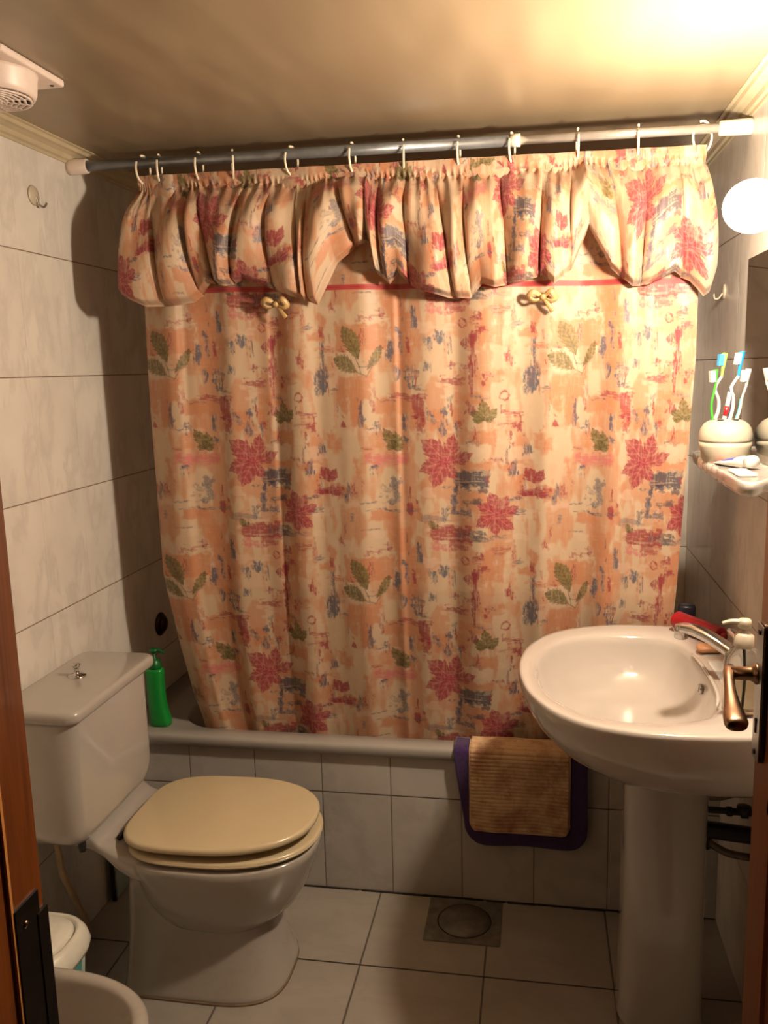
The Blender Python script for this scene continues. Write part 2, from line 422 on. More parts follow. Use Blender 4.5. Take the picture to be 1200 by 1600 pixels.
g = merge(lathe((dx0 - .010, -.905, 1.026), [(.017, .003), (.016, -.003), (.0125, -.006), (.0105, -.010), (.0100, -.038)], 28, 'x'), loft(lr))
mesh_obj('door_handle', *g, M['bronze'], door)

# ------------------------------------------------------------------ bathtub
bt = thing('bathtub', 'grey-white built-in bathtub with tiled front, along the back wall behind the curtain', 'bathtub', (W / 2, .3, 0))
def trr(x0, x1, y0, y1, z, r, n=10):
    out = []
    for cx, cy, a0 in ((x1 - r, y1 - r, 0), (x0 + r, y1 - r, 90), (x0 + r, y0 + r, 180), (x1 - r, y0 + r, 270)):
        for k in range(n + 1):
            a = math.radians(a0 + 90 * k / n); out.append((cx + r * math.cos(a), cy + r * math.sin(a), z))
    return out
e = .0015
rings = [trr(e, W - e, -.012, YB - e, .424, .004), trr(e, W - e, -.018, YB - e, .428, .004), trr(e, W - e, -.020, YB - e, .450, .004), trr(e, W - e, -.017, YB - e, .457, .004), trr(e, W - e, -.010, YB - e, .46, .004),
         trr(.15, W - .07, .038, YB - .05, .46, .13), trr(.153, W - .073, .042, YB - .054, .457, .13), trr(.157, W - .078, .046, YB - .058, .445, .13),
         trr(.19, W - .10, .07, YB - .08, .25, .13), trr(.24, W - .14, .10, YB - .11, .12, .12), trr(.30, W - .2, .15, YB - .16, .085, .1)]
mesh_obj('tiled_front', *boxg(.0005, W - .0005, 0, .028, .0005, .4245), M['tile_tub'], bt, False)
mesh_obj('tub_shell', *loft(rings, False, True), M['tub'], bt)

# ------------------------------------------------------------------ toilet
to = thing('toilet', 'white close-coupled toilet with cream seat lid closed, standing at the left wall', 'toilet', (.35, -.36, 0))
yc = -.352
# tank with rounded corners: cross-sections along x (front/back) rounded lower corners
def tank_ring(x, inset):
    y0, y1, z0, z1 = -.592 + inset, -.205 - inset, .428 + inset, .738; out = []
    for (cy, cz, a0, r) in ((y1 - .012, z1 - .012, 0, .012), (y0 + .012, z1 - .012, 90, .012), (y0 + .045, z0 + .045, 180, .045), (y1 - .055, z0 + .055, 270, .055)):
        for k in range(9):
            a = math.radians(a0 + 90 * k / 8); rr = r
            out.append((x, cy + rr * math.cos(a), cz + rr * math.sin(a)))
    return out
R_ = .045
rg = [tank_ring(.012, .0)]
for k in range(9):
    a = PI / 2 * k / 8; rg.append(tank_ring(.205 - R_ + R_ * math.sin(a), R_ * .7 * (1 - math.cos(a))))
tank = mesh_obj('tank', *loft(rg), M['porcelain'], to)
lid = mesh_obj('tank_lid', *rbox(.008, .222, -.602, -.178, .737, .768, .035, top=.012), M['porcelain'], to)
kb = mesh_obj('flush_knob', *lathe((.098, -.372, .768), [(.0001, -.001), (.022, -.001), (.022, .002), (.019, .004), (.007, .006), (.0055, .014), (.007, .022), (.0105, .028), (.0105, .031), (.0001, .032)], 30), M['chrome'], to)
def egg(z, s=1.0, dx=0, af=.25, ab=.215, b=.18, cx=.445, ef=2.25, eb=3.6):
    return sring(cx + dx, yc, z, af * s, b * s, ef, 72, ab * s, eb)
# bowl: outer down, then foot
rings = [egg(.367, 1.0, 0, .236, .195, .172), egg(.366, 1, 0, .245, .203, .182), egg(.362, 1, 0, .248, .206, .186), egg(.345, 1, 0, .246, .206, .184), egg(.31, 1, 0, .236, .195, .174), egg(.26, 1, 0, .218, .185, .16),
         egg(.21, 1, 0, .188, .165, .138), egg(.165, 1, 0, .14, .14, .110), egg(.14, 1, 0, .09, .1, .08), egg(.128, 1, 0, .03, .04, .03)]
mesh_obj('bowl', *loft(rings[::-1]), M['porcelain_dirty'], to)
def fr(z, x0, x1, b, e_=4):
    x0 = x0 + .022
    return sring((x0 + x1) / 2, yc, z, (x1 - x0) / 2, b, 3.2, 72, None, e_ + 4)
rings = [fr(.0, .19, .612, .150), fr(.012, .19, .612, .150), fr(.02, .192, .608, .147), fr(.06, .193, .598, .132), fr(.11, .194, .586, .116), fr(.17, .196, .575, .106), fr(.24, .2, .565, .105), fr(.30, .21, .52, .11)]
mesh_obj('foot', *loft(rings), M['porcelain_dirty'], to)
mesh_obj('caulk', *loft([fr(.0, .188, .614, .152), fr(.003, .189, .613, .151), fr(.006, .19, .612, .15)]), M['caulk'], to)
# rear shelf under the tank
rings = []
for x, b, z0, z1 in ((.03, .145, .385, .428), (.10, .145, .38, .428), (.17, .148, .372, .424), (.19, .15, .368, .402), (.205, .152, .36, .396), (.24, .16, .33, .390), (.28, .165, .31, .384), (.33, .165, .30, .376)):
    rings.append([(x, yc + b * math.copysign(abs(math.cos(a)) ** .35, math.cos(a)), (z0 + z1) / 2 + (z1 - z0) / 2 * math.copysign(abs(math.sin(a)) ** .5, math.sin(a))) for a in [2 * PI * k / 40 for k in range(40)]])
mesh_obj('rear_shelf', *loft(rings), M['porcelain'], to)
def slab(z0, z1, af, ab, b, dx, r):
    rs = []
    for k in range(7):
        a = PI / 2 * k / 6; s = r * (1 - math.sin(a)); rs.append(egg(z0 + r * (1 - math.cos(a)), 1, dx, af - s, ab - s, b - s))
    for k in range(7):
        a = PI / 2 * k / 6; s = r * (1 - math.cos(a)); rs.append(egg(z1 - r * (1 - math.sin(a)), 1, dx, af - s, ab - s, b - s))
    return rs
st_ = mesh_obj('seat', *loft(slab(.375, .391, .252, .208, .183, .002, .008)), M['seat'], to)
# lid: slightly raised at the front
rs = slab(.402, .421, .249, .215, .182, -.002, .009)
rs = [[(x, y, z + (x - .25) * .022) for x, y, z in r] for r in rs]
rs.append([(.44 + (x - .44) * .6, yc + (y - yc) * .6, z + .002) for x, y, z in rs[-1]])
ld = mesh_obj('lid', *loft(rs), M['seat'], to)
for yy in (-.445, -.262):
    mesh_obj('hinge', *merge(lathe((.226, yy - .02, .398), [(.0001, 0), (.006, 0), (.006, .034), (.0001, .034)], 16, 'y'), boxg(.220, .234, yy - .010, yy + .010, .376, .398)), M['pipeblack'], to)
mesh_obj('tank_bolt', *lathe((.165, -.525, .395), [(.0001, 0), (.007, 0), (.009, .01), (.009, .033)], 12), M['pipeblack'], to)
# supply hose of the tank
pts = [(.045, -.462, .43), (.05, -.447, .347), (.05, -.438, .28), (.05, -.41, .21), (.05, -.363, .106), (.05, -.348, .045), (.045, -.375, .018), (.02, -.40, .012)]
mesh_obj('supply_hose', *tube(pts, lambda t: .0075 + .0022 * abs(math.sin(t * 24)), 12, 16), M['hosew'], to)
mesh_obj('hose_nut', *lathe((.045, -.463, .398), [(.0001, 0), (.014, 0), (.014, .02), (.016, .022), (.016, .033), (.0001, .033)], 8), M['hosew'], to)
# grey panel near the tub corner
gp = thing('plastic_panel', 'small grey plastic panel standing on the floor behind the toilet foot', 'panel', (.03, -.1, 0))
mesh_obj('face', *rbox(.012, .030, -.146, -.02, .006, .165, .004, top=.003), M['greypanel'], gp)
mesh_obj('edge', *rbox(.014, .026, -.152, -.147, .0, .17, .003, top=.003), M['pipeblack'], gp)
mesh_obj('clip', *boxg(.030, .034, -.118, -.108, .118, .128), M['pipeblack'], gp, False)

# ------------------------------------------------------------------ bidet
bi = thing('bidet', 'white porcelain bidet with open rounded basin, bottom left beside the door frame', 'bidet', (.30, -1.06, 0))
def be(z, s, ex=0, a=.262, a2=.25, b=.183): return sring(.295, -1.062, z, (a - ex) * s, (b - ex) * s, 2.6, 72, (a2 - ex) * s, 4.5)
rings = [be(0, .62), be(.02, .62), be(.05, .58), be(.15, .55), be(.22, .68), be(.28, .86), be(.33, .97), be(.36, 1.0), be(.374, 1, .002), be(.381, 1, .008), be(.383, 1, .014), be(.381, 1, .024), be(.374, 1, .030), be(.355, 1, .033), be(.30, .99, .040), be(.25, .85, .05), be(.22, .6, .05), be(.215, .2, .05)]
mesh_obj('basin', *loft(rings), M['porcelain_dirty'], bi)
mesh_obj('bidet_tap', *merge(lathe((.085, -1.062, .378), [(.02, 0), (.02, .01), (.013, .014), (.013, .05), (.016, .055), (.016, .07), (.0001, .075)], 24), tube([(.09, -1.062, .40), (.12, -1.062, .425), (.16, -1.062, .42), (.175, -1.062, .40)], .009, 14)), M['chrome'], bi)
mesh_obj('drain_ring', *lathe((.30, -1.062, .214), [(.0001, 0), (.02, 0), (.02, .004), (.012, .004), (.0001, .002)], 24), M['chrome'], bi)

# ------------------------------------------------------------------ bin
bn = thing('waste_bin', 'small white swing-lid waste bin with teal print between toilet tank and bidet', 'bin', (.122, -.69, 0))
bc = (.124, -.688)
def brn(z, r, e_=2.6): return sring(bc[0], bc[1], z, r, r * .98, e_, 64)
mesh_obj('bin_body', *loft([brn(.0, .078), brn(.004, .082), brn(.20, .099), brn(.243, .102), brn(.245, .098), brn(.05, .08)]), M['binbody'], bn)
mesh_obj('bin_print', *loft([[(bc[0] + (.0835 + .0865 * 0 + (z * .0875)) * math.cos(a), bc[1] + (.0835 + z * .0875) * math.sin(a), z + .0) for a in [math.radians(d) for d in range(-40, 41, 4)]] for z in (.12, .15, .18, .21, .225)], False, False, False), M['teal'], bn)
mesh_obj('bin_rim', *loft([brn(.232, .104), brn(.232, .110), brn(.245, .1135), brn(.262, .109), brn(.276, .100), brn(.282, .092), brn(.281, .087), brn(.272, .086)]), M['bin'], bn)
mesh_obj('swing_lid', *loft([brn(.270, .082), brn(.279, .082), brn(.287, .074), brn(.293, .055), brn(.296, .025), brn(.2965, .005)]), M['bin'], bn)

# ------------------------------------------------------------------ washbasin and pedestal
sk = thing('washbasin', 'large white oval washbasin on a pedestal at the right wall', 'sink', (1.5, -.36, 0))
c0 = (1.42, -.36)
outer = [(1.177, -.36), (1.181, -.29), (1.200, -.205), (1.245, -.12), (1.315, -.06), (1.42, -.022), (1.55, -.020), (1.66, -.035), (1.692, -.045), (1.697, -.07), (1.697, -.2), (1.697, -.36), (1.697, -.52), (1.697, -.65), (1.692, -.675), (1.66, -.684), (1.55, -.700), (1.42, -.702), (1.315, -.672), (1.245, -.61), (1.200, -.52), (1.181, -.43)]
inner = [(1.216, -.36), (1.222, -.30), (1.245, -.215), (1.295, -.145), (1.36, -.106), (1.45, -.090), (1.525, -.105), (1.562, -.15), (1.576, -.23), (1.583, -.36), (1.579, -.49), (1.562, -.545), (1.530, -.592), (1.45, -.628), (1.36, -.622), (1.295, -.583), (1.245, -.512), (1.222, -.425)]
th, ro = polar(outer, c0, 160); _, ri = polar(inner, c0, 160)
def sr(rad, z, c=c0, zf=None):
    return [(c[0] + r * math.cos(a), c[1] + r * math.sin(a), z if zf is None else z + zf(c[0] + r * math.cos(a), c[1] + r * math.sin(a))) for a, r in zip(th, rad)]
def scl(ring, s, p, z): return [(p[0] + (x - p[0]) * s[0], p[1] + (y - p[1]) * s[1], z) for x, y, _ in ring]
O = sr(ro, 0)
pv = (1.697, -.36)
def under(sx, sy, z, cx=1.697): return [(cx + (x - cx) * sx, -.36 + (y + .36) * sy, z) for x, y, _ in O]
rings = [under(.45, .42, .640), under(.58, .56, .648), under(.70, .70, .664), under(.80, .80, .684), under(.88, .885, .712), under(.94, .95, .745), under(.975, .985, .775), under(.992, .996, .80), under(1.0, 1.0, .815)]
rings += [under(1.0, 1.0, .823), under(.996, .996, .8285)]
lerp = lambda t_: ro * (1 - t_) + ri * t_
rings += [sr(lerp(.08) , .8315), sr(lerp(.25), .8315), sr(lerp(.55), .829), sr(lerp(.8), .8265), sr(lerp(.93), .822), sr(ri * .995, .814), sr(ri * .985, .80)]
for s, z in ((.965, .78), (.93, .755), (.87, .732), (.78, .712), (.66, .698), (.5, .689), (.3, .683), (.12, .681)):
    rings.append(sr(ri * s, z, (c0[0] + (1 - s) * .02, c0[1])))
basin = mesh_obj('basin', *loft(rings), M['sink'], sk)
# raised lip beside the tap ledge
mesh_obj('basin_lip', *tube([(1.574, -.215, .824), (1.582, -.30, .8255), (1.585, -.40, .826), (1.581, -.48, .825), (1.568, -.535, .8235)], lambda t: .003 * (1 - (2 * t - 1) ** 4) + .0006, 10, 8, flat=(.9, 1.3)), M['sink'], sk)
mesh_obj('overflow', *lathe((1.571, -.335, .782), [(.0001, .0), (.0065, 0), (.0065, .001)], 24, 'x'), M['dark'], basin)
mesh_obj('overflow_ring', *lathe((1.574, -.335, .782), [(.0065, -.002), (.0075, -.0045), (.0105, -.0045), (.0115, -.002), (.0115, .003)], 28, 'x'), M['chrome'], basin)
mesh_obj('drain_ring', *lathe((1.425, -.36, .681), [(.0001, .0), (.024, 0), (.024, .003), (.014, .003), (.0001, -.002)], 30), M['chrome'], basin)
# pedestal
def pr(z, a, b, cx=1.50): return sring(cx, -.36, z, a, b, 3.4, 64)
mesh_obj('pedestal', *loft([pr(0, .096, .088), pr(.012, .096, .088), pr(.05, .093, .084), pr(.2, .090, .08), pr(.45, .089, .08), pr(.60, .0905, .082), pr(.66, .096, .088)]), M['porcelain'], sk)
# tap
tp = thing('basin_tap', 'chrome mixer tap with curved spout on the basin ledge', 'tap', (1.645, -.42, .83))
mesh_obj('tap_body', *lathe((1.645, -.42, .829), [(.027, 0), (.027, .006), (.022, .010), (.021, .045), (.024, .052), (.024, .062), (.019, .070), (.0001, .072)], 32), M['chrome'], tp)
mesh_obj('spout', *merge(tube([(1.645, -.42, .870), (1.625, -.405, .888), (1.592, -.382, .909), (1.556, -.355, .922), (1.530, -.338, .922)], lambda t: .0185 - .0035 * t, 24, 8, flat=(.8, 1.1)),
     lathe((1.529, -.337, .898), [(.0001, 0), (.0125, 0), (.0145, .002), (.0150, .018), (.0138, .030), (.005, .034)], 32)), M['chrome'], tp)
mesh_obj('lever', *tube([(1.645, -.42, .900), (1.640, -.385, .914), (1.630, -.340, .922)], lambda t: .010 - .003 * t, 14, 6, flat=(.6, 1.3)), M['chrome'], tp)
# soap bar beyond tap
sb = mesh_obj('soap_bar', *rbox(1.585, 1.640, -.235, -.195, .830, .845, .014, top=.007), M['soapbar']); tag(sb, 'worn brown bar of soap lying on the basin ledge beyond the tap', 'soap')
# red container lying over far end of the ledge
a0, a1 = Vector((1.566, -.056, .858)), Vector((1.648, -.165, .853))
rd = thing('red_bottle', 'red plastic bottle lying on its side on the far edge of the basin', 'bottle', (1.6, -.11, .83))
rd_g = tube([a0, a0.lerp(a1, .06), a0.lerp(a1, .3), a0.lerp(a1, .7), a0.lerp(a1, .94), a1], lambda t: (.0125 if t < .01 or t > .99 else .0225 - .002 * t), 24, 4, flat=(.95, 1.1))
mesh_obj('bottle_body', *rd_g, M['red'], rd)
mesh_obj('bottle_cap', *tube([a1, a1 + (a1 - a0).normalized() * .013], .009, 16, 0), M['red'], rd)
# navy capped yellow bottle standing on the tub corner behind the basin
nb = thing('shampoo_bottle', 'yellow bottle with dark navy cap on the tub rim behind the basin', 'bottle', (1.60, .012, .46))
bx, by = 1.598, .002
mesh_obj('bottle_body', *loft([sring(bx - .006, by, z, a, b, 2.6, 40) for z, a, b in ((.4605, .020, .014), (.464, .026, .018), (.60, .028, .019), (.76, .027, .018), (.82, .022, .016), (.832, .016, .014))]), M['yellow'], nb)
mesh_obj('bottle_cap', *loft([sring(bx, by, z, a, b, 2.3, 40) for z, a, b in ((.832, .018, .015), (.834, .0225, .017), (.874, .0215, .016), (.880, .019, .014), (.881, .001, .001))]), M['navy'], nb)
# soap dispenser: clear bottle, liquid, dip tube, pump
sd = thing('soap_dispenser', 'clear plastic pump bottle of liquid soap on the near end of the basin ledge', 'soap dispenser', (1.615, -.585, .831))
sx, sy = 1.603, -.578
def so(z, a, b=None, n=48): return sring(sx, sy, z, a, b or a * .72, 3.0, n)
mesh_obj('bottle', *loft([so(.8315, .030), so(.834, .034), so(.86, .035), so(.925, .035), so(.944, .032), so(.957, .022), so(.963, .013), so(.972, .013)]), M['clear'], sd)
mesh_obj('liquid_soap', *loft([so(.8345, .029), so(.838, .0325), so(.86, .0332), so(.905, .0332), so(.9055, .032)]), M['soap'], sd)
mesh_obj('dip_tube', *tube([(sx, sy, .84), (sx + .003, sy, .90), (sx, sy, .965)], .0028, 10), M['pumpw'], sd)
mesh_obj('pump_collar', *lathe((sx, sy, .962), [(.0175, 0), (.0185, .003), (.0175, .022), (.012, .027), (.0075, .030), (.007, .040)], 32), M['pumpw'], sd)
mesh_obj('pump_head', *merge(lathe((sx, sy, .998), [(.009, 0), (.012, .003), (.0125, .014), (.010, .018), (.0001, .0185)], 28),
     tube([(sx, sy, 1.010), (sx - .022, sy + .002, 1.011), (sx - .040, sy + .003, 1.006)], lambda t: .0065 - .003 * t, 16, 6, flat=(.8, 1.2))), M['pumpw'], sd)
# plumbing behind the pedestal
def pipe(name, label, pts, r, mat, extra=None):
    g = tube(pts, r, 14, 10)
    if extra: g = merge(g, *extra)
    return tag(mesh_obj(name, *g, mat), label, 'pipe')
Y = -.33
pipe('water_hose', 'grey flexible water hose curving up to the wall behind the pedestal, topmost pipe', [(1.575, Y, .528), (1.615, Y, .526), (1.65, Y, .536), (1.672, Y, .560), (1.680, Y, .62), (1.680, Y, .67)], .009, M['pipe'])
pipe('supply_pipe', 'thin dark metal rod slanting behind the pedestal under the basin', [(1.575, Y + .03, .572), (1.63, Y + .03, .562), (1.664, Y + .03, .552), (1.697, Y + .03, .548)], .0035, M['pipeblack'],
     [lathe((1.660, Y + .03, .53), [(.005, 0), (.007, .004), (.007, .03), (.005, .034), (.004, .075)], 12)])
pipe('valve_pipe', 'black valve stub between pedestal and wall, above the thick drain pipe', [(1.575, Y, .494), (1.62, Y, .494), (1.697, Y, .492)], .0075, M['pipeblack'],
     [lathe((1.64, Y, .493), [(.008, 0), (.011, .002), (.011, .012), (.008, .014), (.008, .03), (.014, .032), (.014, .046)], 16, 'x'), lathe((1.675, Y - .012, .495), [(.009, 0), (.016, .004), (.016, .018), (.009, .02)], 14)])
pipe('drain_pipe', 'thick black drain pipe running from pedestal to the right wall', [(1.575, Y, .446), (1.62, Y, .444), (1.697, Y, .437)], .0195, M['pipeblack'],
     [tube([(1.60, Y, .45), (1.60, Y, .40)], .010, 12, 0)])
pipe('water_hose', 'grey flexible water hose sagging below the thick black drain pipe', [(1.602, Y, .422), (1.615, Y, .408), (1.65, Y, .390), (1.697, Y, .383)], .0085, M['pipe'])

# ------------------------------------------------------------------ mirror and lamp on the right wall
mi = thing('wall_mirror', 'frameless rectangular mirror on the right wall above the shelf', 'mirror', (W, -.4, 1.29))
mesh_obj('glass', *rbox(W - .007, W - .0005, -.80, -.082, 1.295, 1.725, .001, top=.0008), M['mirror'], mi); flat_sharp(mi.children[0], 30)
lp = thing('wall_lamp', 'glowing bare round bulb in a white holder on the right wall above the mirror', 'lamp', (W, BULB.y, BULB.z))
mesh_obj('lamp_holder', *lathe((W - .0005, BULB.y, BULB.z), [(.0001, 0), (.04, 0), (.04, -.010), (.032, -.016), (.020, -.020), (.019, -.070), (.0001, -.072)], 32, 'x'), M['plastic_w'], lp)
mesh_obj('bulb', *sphere(BULB, .044, 32, 20, (1.1, 1, 1)), M['bulb'], lp)
# small wall hook (far)
hk = thing('robe_hook', 'small clear plastic hook on the right wall beside the curtain edge', 'hook', (W, .2, 1.67))
mesh_obj('hook_plate', *lathe((W - .0005, .20, 1.675), [(.0001, 0), (.02, 0), (.018, -.004), (.0001, -.005)], 24, 'x'), M['pumpw'], hk)
mesh_obj('hook_arm', *tube([(W - .004, .20, 1.672), (W - .014, .20, 1.658), (W - .024, .20, 1.658), (W - .026, .20, 1.670)], .0022, 10), M['pumpw'], hk)

# ------------------------------------------------------------------ shelf
sh = thing('ceramic_shelf', 'white ceramic shelf on the right wall under the mirror', 'shelf', (W, -.25, 1.26))
so_ = [(1.697, .038), (1.66, .042), (1.615, .040), (1.600, .020), (1.594, -.05), (1.590, -.28), (1.589, -.50), (1.592, -.56), (1.605, -.578), (1.625, -.558), (1.65, -.515), (1.67, -.495), (1.697, -.49), (1.697, -.3), (1.697, -.1)]
cs = (1.655, -.25)
th2, rs2 = polar(so_, cs, 160, 4)
def shr(off, z): 
    out = []
    for a, r in zip(th2, rs2):
        x, y = cs[0] + (r - off) * math.cos(a), cs[1] + (r - off) * math.sin(a)
        out.append((min(x, 1.697), y, z))
    return out
mesh_obj('shelf_board', *loft([shr(.02, 1.245), shr(.008, 1.247), shr(.002, 1.254), shr(0, 1.263), shr(.001, 1.270), shr(.004, 1.2745), shr(.008, 1.275), shr(.011, 1.2725), shr(.02, 1.2715)]), M['porcelain'], sh)
SZ = 1.2716
# tooth brush holder
hx, hy = 1.633, -.20
ho = thing('toothbrush_holder', 'round beige ceramic toothbrush holder on the shelf', 'toothbrush holder', (hx, hy, SZ))
k_ = 1.0
mesh_obj('holder_base', *lathe((hx, hy, SZ), [(.0001, 0), (.043, 0), (.048, .004), (.0555, .035), (.0565, .046), (.0001, .046)], 56), M['holder'], ho)
mesh_obj('holder_top', *lathe((hx, hy, SZ), [(.0001, .0465), (.0562, .0465), (.0572, .052), (.0570, .062), (.0535, .076), (.046, .087), (.034, .094), (.018, .0965), (.0001, .097)], 56), M['holder'], ho)
for i in range(5):
    a = 2 * PI * i / 5 + .3
    mesh_obj('holder_hole', *lathe((hx + .026 * math.cos(a), hy + .026 * math.sin(a), SZ + .0945), [(.0001, 0), (.0075, 0), (.0075, .0022), (.0001, .0023)], 18), M['dark'], ho)
def brush(label, pts, mat, neck=None, headmat=None, bris=None, facing=(-1, -.3, 0), hl=.028, r=.0048, stripe=None, hasbr=True):
    base = pts[0]; t_ = thing('toothbrush', label, 'toothbrush', base, None)
    P = [Vector(p) for p in pts]
    mesh_obj('handle', *tube(P[:-1], lambda t: r * (1 - .3 * t), 12, 8, flat=(.8, 1.15)), mat, t_)
    f = Vector(facing).normalized()
    mesh_obj('head', *tube([P[-2], P[-2].lerp(P[-1], .4), P[-1].lerp(P[-2], .12), P[-1]], lambda t: .003 + .0035 * min(1, max(0, t * 2.2 - .4)) - (0.003 if t > .98 else 0), 12, 5, flat=(1, .8)), headmat or mat, t_)
    if hasbr:
        d = (P[-1] - P[-2]).normalized(); b1 = P[-1] - d * .003; b0 = P[-1] - d * hl
        side = d.cross(f).normalized()
        rings = []
        for q, w_ in ((b0, .0048), (b1, .0052)):
            rings.append([tuple(q + side * s * w_ + f * h) for s, h in ((-1, .002), (1, .002), (1, .0135), (-1, .0135))])
        mesh_obj('bristles', *loft(rings), bris or M['bristle'], t_, False)
    if stripe:
        sp_ = [p + f * r * .75 for p in P[:-2]]
        mesh_obj('grip_stripe', *tube(sp_, .0016, 8, 8), stripe, t_)
    return t_
yb_ = hy
brush('short green toothbrush, leftmost in the holder', [(1.606, yb_, 1.355), (1.600, yb_, 1.395), (1.604, yb_, 1.425), (1.608, yb_, 1.447), (1.606, yb_, 1.478)], M['brush_g'], facing=(-1, -.3, 0), r=.004)
brush('tall toothbrush with white handle and lime green neck, second from the left in the holder', [(1.607, yb_ + .01, 1.357), (1.617, yb_ + .01, 1.385), (1.617, yb_ + .01, 1.41), (1.609, yb_ + .01, 1.436), (1.622, yb_ + .01, 1.462), (1.627, yb_ + .01, 1.514)], M['brush_w'], headmat=M['brush_lg'], bris=M['bristleb'], facing=(-1, -.3, 0), r=.0055)
brush('tall toothbrush with blue head and white handle with navy stripe', [(1.637, yb_, 1.357), (1.645, yb_, 1.388), (1.646, yb_, 1.415), (1.641, yb_, 1.437), (1.655, yb_, 1.462), (1.661, yb_, 1.516)], M['brush_w'], headmat=M['brush_b'], bris=M['bristle'], facing=(-1, -.3, 0), r=.0058, stripe=M['brush_n'])
brush('white toothbrush with teal stripe, nearest the mirror', [(1.652, yb_, 1.357), (1.661, yb_, 1.388), (1.664, yb_, 1.412), (1.672, yb_, 1.440), (1.676, yb_, 1.478)], M['brush_w'], facing=(-1, -.3, 0), r=.0042, stripe=M['brush_t'])
rz = thing('razor', 'white stick with red band standing in the toothbrush holder', 'razor', (1.624, yb_ - .01, 1.357))
mesh_obj('handle', *tube([(1.624, yb_ - .012, 1.357), (1.632, yb_ - .012, 1.40), (1.636, yb_ - .012, 1.428)], .0048, 12, 6), M['brush_w'], rz)
mesh_obj('red_band', *tube([(1.6275, yb_ - .0125, 1.376), (1.6315, yb_ - .0125, 1.397)], .0052, 12, 0), M['brush_r'], rz)
# toothpaste
tpst = thing('toothpaste_tube', 'white toothpaste tube with blue and red print lying on the shelf', 'toothpaste', (1.63, -.33, SZ))
cp = Vector((1.652, -.345, SZ + .0155)); tl = Vector((1.608, -.240, SZ + .003))
def tp_ring(c, w_, h, d):
    s = Vector((-d.y, d.x, 0)).normalized()
    return [tuple(c + s * w_ * math.cos(a) + Vector((0, 0, 1)) * h * math.sin(a)) for a in [2 * PI * k / 28 for k in range(28)]]
dv_ = (cp - tl).normalized()
mesh_obj('tube_body', *loft([tp_ring(tl.lerp(cp, t_), w_, h, dv_) for t_, w_, h in ((0, .019, .0012), (.08, .019, .0018), (.3, .0182, .006), (.6, .017, .0105), (.85, .015, .0135), (.93, .011, .011), (1, .0075, .0075))]), M['tubew'], tpst)
mesh_obj('tube_cap', *tube([cp - dv_ * .002, cp + dv_ * .016], .0135, 28, 0), M['tubew'], tpst)
def patch(t0, t1, a0_, a1_, mat, name):
    rings = []
    for k in range(7):
        t_ = t0 + (t1 - t0) * k / 6
        w_ = np.interp(t_, [0, .08, .3, .6, .85], [.0195, .0195, .0187, .0175, .0155]) + .0004; h = np.interp(t_, [0, .08, .3, .6, .85], [.0012, .0018, .006, .0105, .0135]) + .0006
        s = Vector((-dv_.y, dv_.x, 0)).normalized(); c = tl.lerp(cp, t_)
        rings.append([tuple(c + s * w_ * math.cos(a) + Vector((0, 0, 1)) * h * math.sin(a)) for a in np.linspace(math.radians(a0_), math.radians(a1_), 8)])
    return mesh_obj(name, *loft(rings, False, False, False), mat, tpst)
patch(.05, .14, 15, 165, M['tuber'], 'red_print'); patch(.35, .7, 60, 150, M['tubeb'], 'blue_print')
bt2 = thing('ointment_tube', 'small black and white tube lying flat on the shelf beside the toothpaste', 'tube', (1.61, -.38, SZ))
mesh_obj('tube_body', *rbox(1.604, 1.640, -.470, -.372, SZ + .0002, SZ + .006, .006, top=.003), M['tubew'], bt2)

# left wall hook
hl_ = thing('suction_hook', 'clear plastic hook stuck high on the left wall tiles', 'hook', (0, -.214, 1.93))
mesh_obj('hook_plate', *lathe((.0005, -.214, 1.938), [(.0001, 0), (.024, 0), (.022, .003), (.008, .006), (.0001, .007)], 30, 'x'), M['pumpw'], hl_)
mesh_obj('hook_arm', *tube([(.005, -.21, 1.935), (.008, -.206, 1.918), (.018, -.200, 1.912), (.025, -.197, 1.922)], .0028, 10), M['chrome'], hl_)
# bathtub knob
kn = thing('shower_valve', 'round dark bronze valve cap on the left wall above the tub rim', 'valve', (0, .313, .69))
mesh_obj('flange', *lathe((.0005, .313, .690), [(.0001, 0), (.038, 0), (.038, .004), (.030, .010), (.0001, .012)], 36, 'x'), M['darkbronze'], kn)
mesh_obj('cap', *lathe((.010, .313, .690), [(.026, 0), (.025, .006), (.018, .011), (.008, .013), (.0001, .0135)], 36, 'x'), M['darkbronze'], kn)

# ------------------------------------------------------------------ exhaust fan on the ceiling
fn = thing('exhaust_fan', 'round white ventilation fan on a square plate on the ceiling, upper left', 'fan', (.175, -.63, H))
mesh_obj('mounting_plate', *rbox(.068, .280, -.740, -.525, H - .014, H - .0005, .008, top=.004), M['fan'], fn)
fc = (.186, -.637)
mesh_obj('fan_housing', *lathe((fc[0], fc[1], H - .0145), [(.0001, 0), (.088, 0), (.086, -.006), (.083, -.034), (.079, -.042), (.073, -.044), (.073, -.036), (.0001, -.036)], 56), M['fan'], fn)
gl = [lathe((fc[0], fc[1], H - .0595), [(r - .0030, 0), (r - .0030, -.003), (r + .0012, -.003), (r + .0012, 0)], 48) for r in (.018, .029, .040, .051, .062, .073)]
for k in range(6):
    a = PI * k / 6 + .2
    gl.append(tube([(fc[0] + .075 * math.cos(a), fc[1] + .075 * math.sin(a), H - .0605), (fc[0] - .075 * math.cos(a), fc[1] - .075 * math.sin(a), H - .0605)], .0022, 6, 0))
gl.append(lathe((fc[0], fc[1], H - .0580), [(.0001, 0), (.012, 0), (.012, -.005), (.0001, -.005)], 24))
mesh_obj('grille', *merge(*gl), M['fan'], fn)
mesh_obj('fan_opening', *lathe((fc[0], fc[1], H - .0508), [(.0001, 0), (.0725, 0), (.0725, -.0012), (.0001, -.0012)], 40), M['slot'], fn)
